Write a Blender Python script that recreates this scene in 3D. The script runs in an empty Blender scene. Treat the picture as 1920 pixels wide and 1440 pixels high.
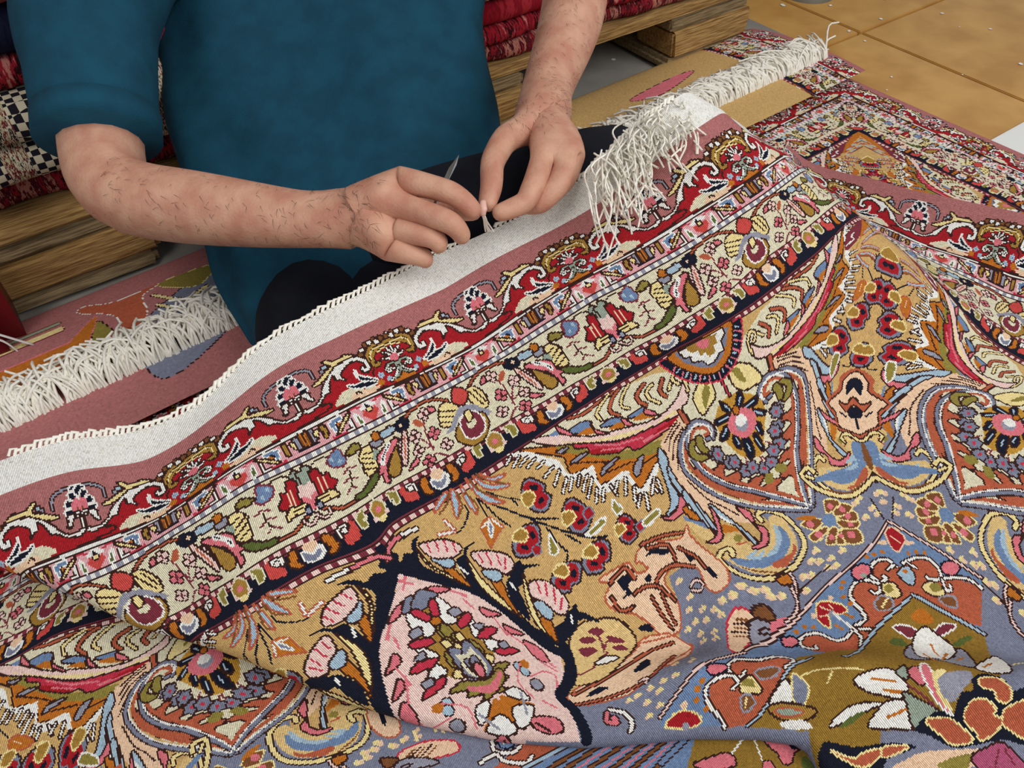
import bpy, bmesh, math, random
import numpy as np
random.seed(4); rng=np.random.default_rng(4)
sc=bpy.context.scene
f=1442.; th=math.radians(47.7); h=.80; yaw=math.radians(36)
fw0=np.array([math.sin(yaw),math.cos(yaw),0]); R=np.array([math.cos(yaw),-math.sin(yaw),0])
FW=fw0*math.cos(th)+np.array([0,0,-math.sin(th)]); UP=fw0*math.sin(th)+np.array([0,0,math.cos(th)])
CAM=np.array([0,0,h])
cd=bpy.data.cameras.new('camera'); cam=bpy.data.objects.new('camera',cd); sc.collection.objects.link(cam); sc.camera=cam
cd.sensor_width=36; cd.lens=36*f/1920; cd.clip_start=.02
cam.location=CAM; cam.rotation_euler=(math.pi/2-th,0,-yaw)
w=bpy.data.worlds.new('world'); sc.world=w; w.use_nodes=True
w.node_tree.nodes['Background'].inputs[0].default_value=(.93,.96,1,1); w.node_tree.nodes['Background'].inputs[1].default_value=.42
def area(name,loc,tgt,size,power,col):
    l=bpy.data.lights.new(name,'AREA'); l.energy=power; l.size=size; l.color=col
    o=bpy.data.objects.new(name,l); sc.collection.objects.link(o); o.location=loc
    from mathutils import Vector
    o.rotation_euler=(Vector(tgt)-Vector(loc)).to_track_quat('-Z','Y').to_euler()
area('shop_window_light',(1.6,-1.5,2.5),(.3,.5,.1),1.7,62,(1,.985,.96))
area('ceiling_light',(-.9,.1,2.4),(.1,.6,.1),.9,15,(1,.97,.93))
sc.view_settings.view_transform='Standard'; sc.view_settings.look='None'; sc.view_settings.exposure=.0; sc.view_settings.gamma=1
sc.view_settings.use_curve_mapping=False
def ray(px):
    px=np.atleast_2d(px).astype(float); return (px[:,:1]-960)/f*R+(720-px[:,1:2])/f*UP+FW
def atz(px,z):
    r=ray(px); return CAM+r*((np.asarray(z)-h)/r[:,2])[:,None]
def atd(x,y,d): return CAM+ray([(x,y)])[0]*d
def proj(X):
    d=np.atleast_2d(X)-CAM; w=d@FW; return np.stack([960+f*(d@R)/w,720-f*(d@UP)/w],1)
def lin(c):
    c=np.asarray(c,float)/255; return np.where(c<.04045,c/12.92,((c+.055)/1.055)**2.4)
M={}
def mat(name,c1,c2=None,scale=20,rough=.8,bump=0,bscale=200,stretch=None,spec=.25,metal=0,kind='noise'):
    m=bpy.data.materials.new(name); m.use_nodes=True; n=m.node_tree.nodes; L=m.node_tree.links; b=n['Principled BSDF']
    b.inputs['Roughness'].default_value=rough; b.inputs['Metallic'].default_value=metal; b.inputs['Specular IOR Level'].default_value=spec
    tc=n.new('ShaderNodeTexCoord'); mp=n.new('ShaderNodeMapping'); L.new(tc.outputs['Object'],mp.inputs[0])
    if stretch: mp.inputs['Scale'].default_value=stretch
    if c2 is not None:
        t=n.new('ShaderNodeTexNoise'); t.inputs['Scale'].default_value=scale; t.inputs['Detail'].default_value=6; L.new(mp.outputs[0],t.inputs[0])
        r=n.new('ShaderNodeValToRGB'); r.color_ramp.elements[0].position=.35; r.color_ramp.elements[1].position=.65
        r.color_ramp.elements[0].color=(*lin(c1),1); r.color_ramp.elements[1].color=(*lin(c2),1)
        L.new(t.outputs[0],r.inputs[0]); L.new(r.outputs[0],b.inputs['Base Color'])
    else: b.inputs['Base Color'].default_value=(*lin(c1),1)
    if bump:
        t2=n.new('ShaderNodeTexNoise'); t2.inputs['Scale'].default_value=bscale; t2.inputs['Detail'].default_value=4; L.new(mp.outputs[0],t2.inputs[0])
        bp=n.new('ShaderNodeBump'); bp.inputs['Strength'].default_value=bump; bp.inputs['Distance'].default_value=.004; L.new(t2.outputs[0],bp.inputs['Height']); L.new(bp.outputs[0],b.inputs['Normal'])
    M[name]=m; return m
def rugmat(name,rib,bright=1.):
    m=bpy.data.materials.new(name); m.use_nodes=True; n=m.node_tree.nodes; L=m.node_tree.links; b=n['Principled BSDF']
    b.inputs['Roughness'].default_value=.9; b.inputs['Specular IOR Level'].default_value=.12
    at=n.new('ShaderNodeAttribute'); at.attribute_name='knot'
    col=at.outputs['Color']
    if rib:
        uv=n.new('ShaderNodeUVMap'); uv.uv_map='weave'; sp=n.new('ShaderNodeSeparateXYZ'); L.new(uv.outputs[0],sp.inputs[0])
        sn=n.new('ShaderNodeMath'); sn.operation='MULTIPLY'; sn.inputs[1].default_value=2*math.pi; L.new(sp.outputs[0],sn.inputs[0])
        co=n.new('ShaderNodeMath'); co.operation='COSINE'; L.new(sn.outputs[0],co.inputs[0])
        mr=n.new('ShaderNodeMapRange'); mr.inputs[1].default_value=-.6; mr.inputs[2].default_value=1; mr.inputs[3].default_value=1.18; mr.inputs[4].default_value=.52; L.new(co.outputs[0],mr.inputs[0])
        mx=n.new('ShaderNodeMix'); mx.data_type='RGBA'; mx.blend_type='MULTIPLY'; mx.inputs[0].default_value=1; L.new(col,mx.inputs[6]); L.new(mr.outputs[0],mx.inputs[7]); col=mx.outputs[2]
        bp=n.new('ShaderNodeBump'); bp.invert=True; bp.inputs['Strength'].default_value=.35; bp.inputs['Distance'].default_value=.0008; L.new(co.outputs[0],bp.inputs['Height']); L.new(bp.outputs[0],b.inputs['Normal'])
    else:
        tc=n.new('ShaderNodeTexCoord'); t=n.new('ShaderNodeTexNoise'); t.inputs['Scale'].default_value=700; L.new(tc.outputs['Object'],t.inputs[0])
        bp=n.new('ShaderNodeBump'); bp.inputs['Strength'].default_value=.5; bp.inputs['Distance'].default_value=.003; L.new(t.outputs[0],bp.inputs['Height']); L.new(bp.outputs[0],b.inputs['Normal'])
    L.new(col,b.inputs['Base Color']); M[name]=m; return m
def link(name,me,m,parent=None,smooth=True):
    o=bpy.data.objects.new(name,me); sc.collection.objects.link(o)
    if m is not None: me.materials.append(m)
    if parent: o.parent=parent
    if smooth: me.polygons.foreach_set('use_smooth',[True]*len(me.polygons))
    return o
def mesh(name,v,fc,m,parent=None,smooth=False):
    me=bpy.data.meshes.new(name); me.from_pydata([tuple(map(float,p)) for p in v],[],fc); me.update(); return link(name,me,m,parent,smooth)
def tag(o,label,cat,group=None,kind=None):
    o['label']=label; o['category']=cat
    if group: o['group']=group
    if kind: o['kind']=kind
    return o
def empty(name,loc,label,cat,group=None):
    o=bpy.data.objects.new(name,None); sc.collection.objects.link(o); o.location=loc; return tag(o,label,cat,group)
def boxv(x0,x1,y0,y1,z0,z1,j=0,b=.0):
    v=[];F=[]
    bm=bmesh.new(); bmesh.ops.create_cube(bm,size=1)
    for q in bm.verts: q.co=((x0+x1)/2+q.co.x*(x1-x0),(y0+y1)/2+q.co.y*(y1-y0),(z0+z1)/2+q.co.z*(z1-z0))
    if b: bmesh.ops.bevel(bm,geom=bm.edges[:],offset=b,segments=2,affect='EDGES')
    for q in bm.verts: q.co.x+=random.uniform(-j,j); q.co.y+=random.uniform(-j,j); q.co.z+=random.uniform(-j,j)
    return bm
def box(name,b,m,parent=None,j=0,bev=.004):
    bm=boxv(*b,j=j,b=bev); me=bpy.data.meshes.new(name); bm.to_mesh(me); bm.free(); return link(name,me,m,parent,False)
def tube(name,pts,rad,m,parent=None,seg=10,sub=6,flat=1.):
    p=catmull(np.array(pts,float),False,sub); n=len(p); r=np.interp(np.linspace(0,1,n),np.linspace(0,1,len(rad)),rad)
    v=[];up=np.array([.02,.03,1.])
    for i in range(n):
        t=p[min(i+1,n-1)]-p[max(i-1,0)]; t=t/(np.linalg.norm(t)+1e-9); a=np.cross(t,up); a/=np.linalg.norm(a)+1e-9; b=np.cross(a,t)
        for k in range(seg): q=2*math.pi*k/seg; v.append(p[i]+r[i]*(math.cos(q)*a+flat*math.sin(q)*b))
    F=[(i*seg+k,i*seg+(k+1)%seg,(i+1)*seg+(k+1)%seg,(i+1)*seg+k) for i in range(n-1) for k in range(seg)]
    F+= [tuple(range(seg))[::-1],tuple((n-1)*seg+k for k in range(seg))]
    return mesh(name,v,F,m,parent,True)
class TPS:
    def __init__(s,Q,Y,lam):
        s.Q=np.asarray(Q,float); n=len(Q); K=s.k(s.Q)+lam*np.eye(n); P=np.c_[np.ones(n),s.Q]
        s.w=np.linalg.solve(np.block([[K,P],[P.T,np.zeros((3,3))]]),np.vstack([Y,np.zeros((3,3))]))
    def k(s,a):
        r2=((a[:,None]-s.Q[None])**2).sum(2)+1e-12; return .5*r2*np.log(r2)
    def __call__(s,x):
        return np.vstack([s.k(c)@s.w[:-3]+np.c_[np.ones(len(c)),c]@s.w[-3:] for c in np.array_split(x,max(1,len(x)//20000))])
KN=.16; U0,V0=-62.,-4.; NU,NV=1128,544     # canvas in knots
UC=117.5
COL='r R k n g t w p l o v s b a u G B m y e d h j O c z o2 y2 p2 q'.split()
CI={c:i for i,c in enumerate(COL)}
PAL=dict(r=(176,112,110),R=(168,32,40),k=(58,34,30),n=(24,27,42),g=(168,128,58),t=(206,168,108),w=(240,238,230),p=(222,118,128),l=(238,204,194),o=(192,112,38),v=(146,132,62),s=(126,130,150),b=(112,136,172),a=(166,190,206),u=(184,94,66),G=(92,104,50),B=(128,80,46),m=(124,50,62),y=(240,218,152),e=(238,200,166),d=(196,54,74),h=(150,150,164),j=(204,76,70),O=(148,114,46),c=(224,216,186),z=(150,164,148),o2=(196,146,58),y2=(224,192,130),p2=(176,84,116),q=(226,166,170))
def catmull(p,closed,n=5):
    p=np.asarray(p,float)
    if len(p)<3: return p
    if closed: q=np.vstack([p[-1:],p,p[:2]])
    else: q=np.vstack([2*p[:1]-p[1:2],p,2*p[-1:]-p[-2:-1]])
    t=np.linspace(0,1,n,endpoint=False)[:,None]; out=[]
    for i in range(len(q)-3):
        a,b,c,d=q[i:i+4]
        out.append(.5*(2*b+(c-a)*t+(2*a-5*b+4*c-d)*t*t+(3*b-a-3*c+d)*t**3))
    if not closed: out.append(p[-1:])
    return np.vstack(out)
def win(img,lo,hi):
    i0=max(0,int((lo[0]-U0)/KN)-1);i1=min(img.shape[1],int((hi[0]-U0)/KN)+2)
    j0=max(0,int((lo[1]-V0)/KN)-1);j1=min(img.shape[0],int((hi[1]-V0)/KN)+2)
    if i1<=i0 or j1<=j0: return None
    x=U0+(np.arange(i0,i1)+.5)*KN; y=V0+(np.arange(j0,j1)+.5)*KN
    return img[j0:j1,i0:i1],x[None,:],y[:,None]
def inside(p,x,y):
    r=np.zeros((y.shape[0],x.shape[1]),bool)
    for (x1,y1),(x2,y2) in zip(p,np.roll(p,-1,0)):
        if y1==y2: continue
        c=((y1>y)!=(y2>y)); xi=(x2-x1)*(y-y1)/(y2-y1)+x1
        r^=(c&(x<xi))
    return r
def dist(p,x,y):
    d=np.full((y.shape[0],x.shape[1]),1e9)
    for (x1,y1),(x2,y2) in zip(p[:-1],p[1:]):
        ex,ey=x2-x1,y2-y1; l=ex*ex+ey*ey+1e-12
        t=np.clip(((x-x1)*ex+(y-y1)*ey)/l,0,1)
        d=np.minimum(d,(x-x1-t*ex)**2+(y-y1-t*ey)**2)
    return np.sqrt(d)
def draw(img,k,f,o,w,p):
    ow=.15
    if k in 'QP':
        q=catmull(p,True) if k=='Q' else p
        W=win(img,q.min(0)-.3,q.max(0)+.3)
        if W is None: return
        a,x,y=W; m=inside(q,x,y)
        if o!='-':
            dd=dist(np.vstack([q,q[:1]]),x,y); a[(dd<ow*.95)|m]=CI[o]; a[m&(dd>ow*.35)]=CI[f]
        else: a[m]=CI[f]
    elif k in 'LC':
        q=catmull(p,False) if k=='C' else p
        r=max(w/2,.085); e=r+ow+.1
        W=win(img,q.min(0)-e,q.max(0)+e)
        if W is None: return
        a,x,y=W; d=dist(q,x,y)
        if o!='-': a[d<r+ow]=CI[o]
        a[d<r]=CI[f]
    elif k=='E':
        c=p[0]; e=w+.4
        W=win(img,c-e,c+e)
        if W is None: return
        a,x,y=W; d=np.hypot(x-c[0],y-c[1])
        if o!='-': a[d<w+ow]=CI[o]
        a[d<w]=CI[f]
def bands():
    img=np.full((NV,NU),CI['t'],np.uint8)
    v=V0+(np.arange(NV)+.5)*KN; u=U0+(np.arange(NU)+.5)*KN
    for lo,hi,c in ((-9,0,'w'),(0,7.4,'r'),(7.02,7.26,'g'),(7.26,7.42,'k'),(7.42,7.66,'w'),(7.66,7.82,'k'),(7.82,9.75,'q'),(9.75,9.9,'k'),(10.35,10.5,'k'),(10.5,16.85,'c'),(16.8,16.97,'k'),(17.4,17.56,'k'),(17.56,17.75,'m'),(17.75,20.3,'n'),(20.1,20.3,'m'),(20.3,20.46,'k'),(20.94,21.1,'k')):
        img[(v>=lo)&(v<hi)]=CI[c]
    for lo,hi,a,b in ((9.9,10.35,'w','h'),(16.97,17.4,'l','m'),(20.46,20.94,'l','m')):
        row=np.where(np.floor(u/.52)%2==0,CI[a],CI[b]).astype(np.uint8); img[(v>=lo)&(v<hi)]=row
    return img
def paint(text):
    img=bands(); cc=[];act=[];g=None
    PER=dict(red=(44.43,22.4,1),pink=(49.,14.,1),navy=(45.5,14.,1),cream=(55.46,36.3,1),face=(73.3,36.3,0))
    for ln in text.split('\n'):
        if ln[0]=='@': g=ln[1:]; continue
        k,f,o,w,*ps=ln.split(' ')
        p=np.array([t.split(',') for t in ps],float)/50; w=float(w)
        if g=='act': act.append((k,f,o,w,p)); continue
        if g=='cc': cc.append((k,f,o,w,p)); continue
        if g in PER:
            u0,per,mir=PER[g]
            for n in range(int((U0-u0)/per)-1,int((118-u0)/per)+2):
                for s in ((1,-1) if mir else (1,)):
                    draw(img,k,f,o,w,np.c_[u0+n*per+s*p[:,0],p[:,1]])
        else:
            st=[p]
            if g=='fan': st.append(np.c_[126-p[:,0],p[:,1]])
            for q in st:
                draw(img,k,f,o,w,q); draw(img,k,f,o,w,np.c_[44-q[:,0],q[:,1]])
    # corner mirror about u+v=UC (and its twin on the other side is beyond view)
    u=U0+(np.arange(NU)+.5)*KN; v=V0+(np.arange(NV)+.5)*KN
    for sgn in (1,):
        uu,vv=np.meshgrid(u,v); m=(uu+vv>UC)&(vv>0)
        i=np.clip(((UC-vv-U0)/KN).astype(int),0,NU-1); j=np.clip(((UC-uu-V0)/KN).astype(int),0,NV-1)
        img[m]=img[j[m],i[m]]
        m=((44-uu)+vv>UC)&(vv>0); i=np.clip(((44-(UC-vv)-U0)/KN).astype(int),0,NU-1); j=np.clip(((UC-(44-uu)-V0)/KN).astype(int),0,NV-1)
        img[m]=img[j[m],i[m]]
    uu,vv=np.meshgrid(u,v); img[(vv>44)&(uu<90)&(uu>-46)&(img==CI['t'])]=CI['s']
    C=img[:,:int((45-U0)/KN)].copy()
    for s in act: draw(img,*s)
    for s in cc: draw(C,*s)
    return img,C
NODES=np.array([(128.5,823.1,0.00,-3.40,0.1843),(142.9,882.3,0.00,0.00,0.1756),(176.1,1018.6,0.00,7.40,0.1538),(189.2,1072.8,0.00,10.10,0.1435),(250.6,807.6,7.00,-3.40,0.1803),(271.0,862.9,7.00,0.00,0.1713),(308.1,963.8,7.00,7.40,0.1639),(321.3,999.5,7.00,10.10,0.1627),(376.1,754.5,14.00,-3.40,0.1867),(392.7,787.4,14.00,0.00,0.1878),(437.6,876.2,14.00,7.40,0.1835),(456.5,913.8,14.00,10.10,0.1794),(477.8,657.0,21.00,-3.40,0.2173),(503.1,701.3,21.00,0.00,0.2106),(563.0,806.4,21.00,7.40,0.1944),(588.1,850.5,21.00,10.10,0.1845),(592.7,589.6,28.00,-3.40,0.2366),(620.3,638.0,28.00,0.00,0.2250),(681.4,745.1,28.00,7.40,0.2007),(707.5,791.0,28.00,10.10,0.1879),(700.0,538.8,35.00,-3.40,0.2457),(727.9,587.8,35.00,0.00,0.2309),(789.9,696.6,35.00,7.40,0.1995),(812.6,736.4,35.00,10.10,0.1891),(800.0,484.2,42.00,-3.40,0.2548),(833.4,541.1,42.00,0.00,0.2345),(894.1,644.8,42.00,7.40,0.2041),(914.7,679.9,42.00,10.10,0.1960),(905.9,437.6,49.00,-3.40,0.2631),(933.1,482.8,49.00,0.00,0.2493),(990.9,579.2,49.00,7.40,0.2240),(1014.0,617.7,49.00,10.10,0.2126),(1011.9,387.1,56.00,-3.40,0.2789),(1038.8,429.7,56.00,0.00,0.2667),(1094.6,518.2,56.00,7.40,0.2459),(1117.1,553.8,56.00,10.10,0.2359),(1102.3,322.9,63.00,-3.40,0.3080),(1135.6,372.8,63.00,0.00,0.2900),(1196.8,464.7,63.00,7.40,0.2637),(1220.4,500.1,63.00,10.10,0.2532),(1185.5,245.9,70.00,-3.40,0.3470),(1227.4,302.6,70.00,0.00,0.3243),(1300.1,401.3,70.00,7.40,0.2895),(1327.2,438.0,70.00,10.10,0.2772),(1273.0,178.7,77.00,-3.40,0.3787),(1317.2,234.1,77.00,0.00,0.3571),(1400.2,337.8,77.00,7.40,0.3154),(1427.4,371.8,77.00,10.10,0.3013),(347.5,1147.7,3.50,17.20,0.1153),(368.2,1201.1,3.50,20.70,0.1028),(444.7,1088.5,10.50,17.20,0.1455),(472.1,1142.9,10.50,20.70,0.1313),(576.7,1011.7,17.50,17.20,0.1565),(607.2,1065.9,17.50,20.70,0.1443),(703.3,940.3,24.50,17.20,0.1599),(734.0,993.3,24.50,20.70,0.1468),(814.5,877.5,31.50,17.20,0.1580),(844.7,929.1,31.50,20.70,0.1448),(922.0,813.6,38.50,17.20,0.1617),(951.3,862.7,38.50,20.70,0.1477),(1031.3,752.7,45.50,17.20,0.1730),(1055.8,793.0,45.50,20.70,0.1578),(1136.0,692.0,52.50,17.20,0.1916),(1157.7,726.1,52.50,20.70,0.1712),(1245.8,629.2,59.50,17.20,0.2145),(1266.4,660.2,59.50,20.70,0.1924),(1355.4,561.0,66.50,17.20,0.2377),(1381.1,596.2,66.50,20.70,0.2185),(1431.2,493.5,73.50,17.20,0.2480),(1465.9,536.9,73.50,20.70,0.2302),(1509.1,435.9,80.50,17.20,0.2576),(1541.2,473.7,80.50,20.70,0.2393),(1565.1,389.5,87.50,17.20,0.2590),(1592.4,421.6,87.50,20.70,0.2398),(722.0,1035.0,22.00,21.40,0.1437),(893.0,1247.0,22.00,36.00,0.0775),(1390.0,800.0,63.00,31.20,0.1415),(1520.0,950.0,63.00,42.30,0.0871),(1667.0,977.0,67.70,49.80,0.0696),(1658.0,944.0,69.10,48.40,0.0740),(1600.0,740.0,77.70,39.80,0.1140),(1638.0,598.0,83.60,33.90,0.1517),(1668.0,487.0,88.30,29.20,0.1928),(1713.0,1110.0,62.10,55.40,0.0550),(1771.0,367.0,117.50,31.00,0.1181),(1632.0,333.0,117.50,20.00,0.1046),(1510.0,298.0,117.50,9.00,0.0935),(1935.0,405.0,117.50,42.00,0.1249),(1747.0,440.0,112.10,31.00,0.1036),(1608.0,390.0,111.90,20.00,0.0974),(1903.0,475.0,111.90,42.00,0.1149),(1740.0,460.0,110.10,31.50,0.0995),(1895.0,512.0,110.10,42.00,0.0978),(1886.0,551.0,107.40,42.00,0.0863),(1867.0,608.0,100.30,42.00,0.1092),(1853.0,638.0,96.80,42.00,0.1092),(1762.0,535.0,96.80,33.00,0.1564),(1797.0,937.0,75.20,54.50,0.0745),(1893.0,800.0,86.30,54.50,0.0876),(1100.0,1200.0,36.00,38.50,0.0758),(1250.0,950.0,49.00,34.50,0.1101),(1380.0,1120.0,49.00,47.50,0.0610),(1300.0,1219.5,41.29,45.85,0.0480),(1300.0,1241.5,38.75,48.14,0.0850),(1300.0,1296.5,36.88,50.29,0.0800),(1300.0,1356.5,35.57,52.64,0.0580),(1450.0,1140.0,50.86,48.19,0.0520),(1450.0,1212.0,47.75,50.69,0.0480),(1450.0,1234.0,44.82,52.69,0.0850),(1450.0,1289.0,42.83,54.76,0.0800),(1450.0,1349.0,41.53,57.13,0.0580),(1600.0,1150.0,56.68,53.79,0.0520),(1600.0,1212.0,53.89,55.80,0.0480),(1600.0,1234.0,50.60,57.50,0.0850),(1600.0,1289.0,48.50,59.48,0.0800),(1600.0,1349.0,47.21,61.86,0.0580),(1600.0,1424.0,44.85,64.32,0.0450),(1760.0,1157.5,63.00,59.61,0.0520),(1760.0,1223.5,59.86,61.58,0.0480),(1760.0,1245.5,56.22,62.94,0.0850),(1760.0,1300.5,54.03,64.81,0.0800),(1760.0,1360.5,52.77,67.20,0.0580),(1760.0,1435.5,50.34,69.56,0.0450),(1920.0,1165.0,69.27,65.39,0.0520),(1920.0,1235.0,65.77,67.30,0.0480),(1920.0,1257.0,61.78,68.32,0.0850),(1920.0,1312.0,59.51,70.08,0.0800),(1920.0,1372.0,58.27,72.48,0.0580),(1920.0,1447.0,55.77,74.75,0.0450),(2060.0,1168.9,74.87,70.34,0.0520),(2060.0,1238.9,71.22,72.11,0.0480),(2060.0,1260.9,66.92,72.85,0.0850),(2060.0,1315.9,64.55,74.52,0.0800),(2060.0,1375.9,63.34,76.93,0.0580),(2060.0,1450.9,60.77,79.12,0.0450)])
CNODES=np.array([(448.0,1407.0,-18.50,42.30,0.0450),(398.0,1237.0,-18.50,31.20,0.0500),(143.0,1160.0,-31.50,19.00,0.0600),(25.0,1223.0,-38.50,19.00,0.0600),(100.0,1157.0,-34.60,17.20,0.0600),(0.0,1207.0,-40.50,17.20,0.0600),(100.0,1197.0,-33.80,20.70,0.0580),(0.0,1250.0,-39.40,20.70,0.0580),(0.0,1120.0,-42.00,10.10,0.0640),(47.0,1090.0,-39.20,10.10,0.0660),(900.0,1420.0,2.47,51.76,0.0320),(1400.0,1430.0,27.17,64.66,0.0250),(700.0,1330.0,-5.74,42.46,0.0400),(1500.0,1390.0,33.73,65.50,0.0220),(100.0,1430.0,-36.62,32.91,0.0450),(1300.0,1380.0,23.79,59.95,0.0250),(500.0,1300.0,-15.42,35.86,0.0450),(300.0,1180.0,-24.26,23.52,0.0500),(900.0,1250.0,6.60,43.03,0.0300),(1600.0,1450.0,36.64,70.46,0.0200)])
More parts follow.
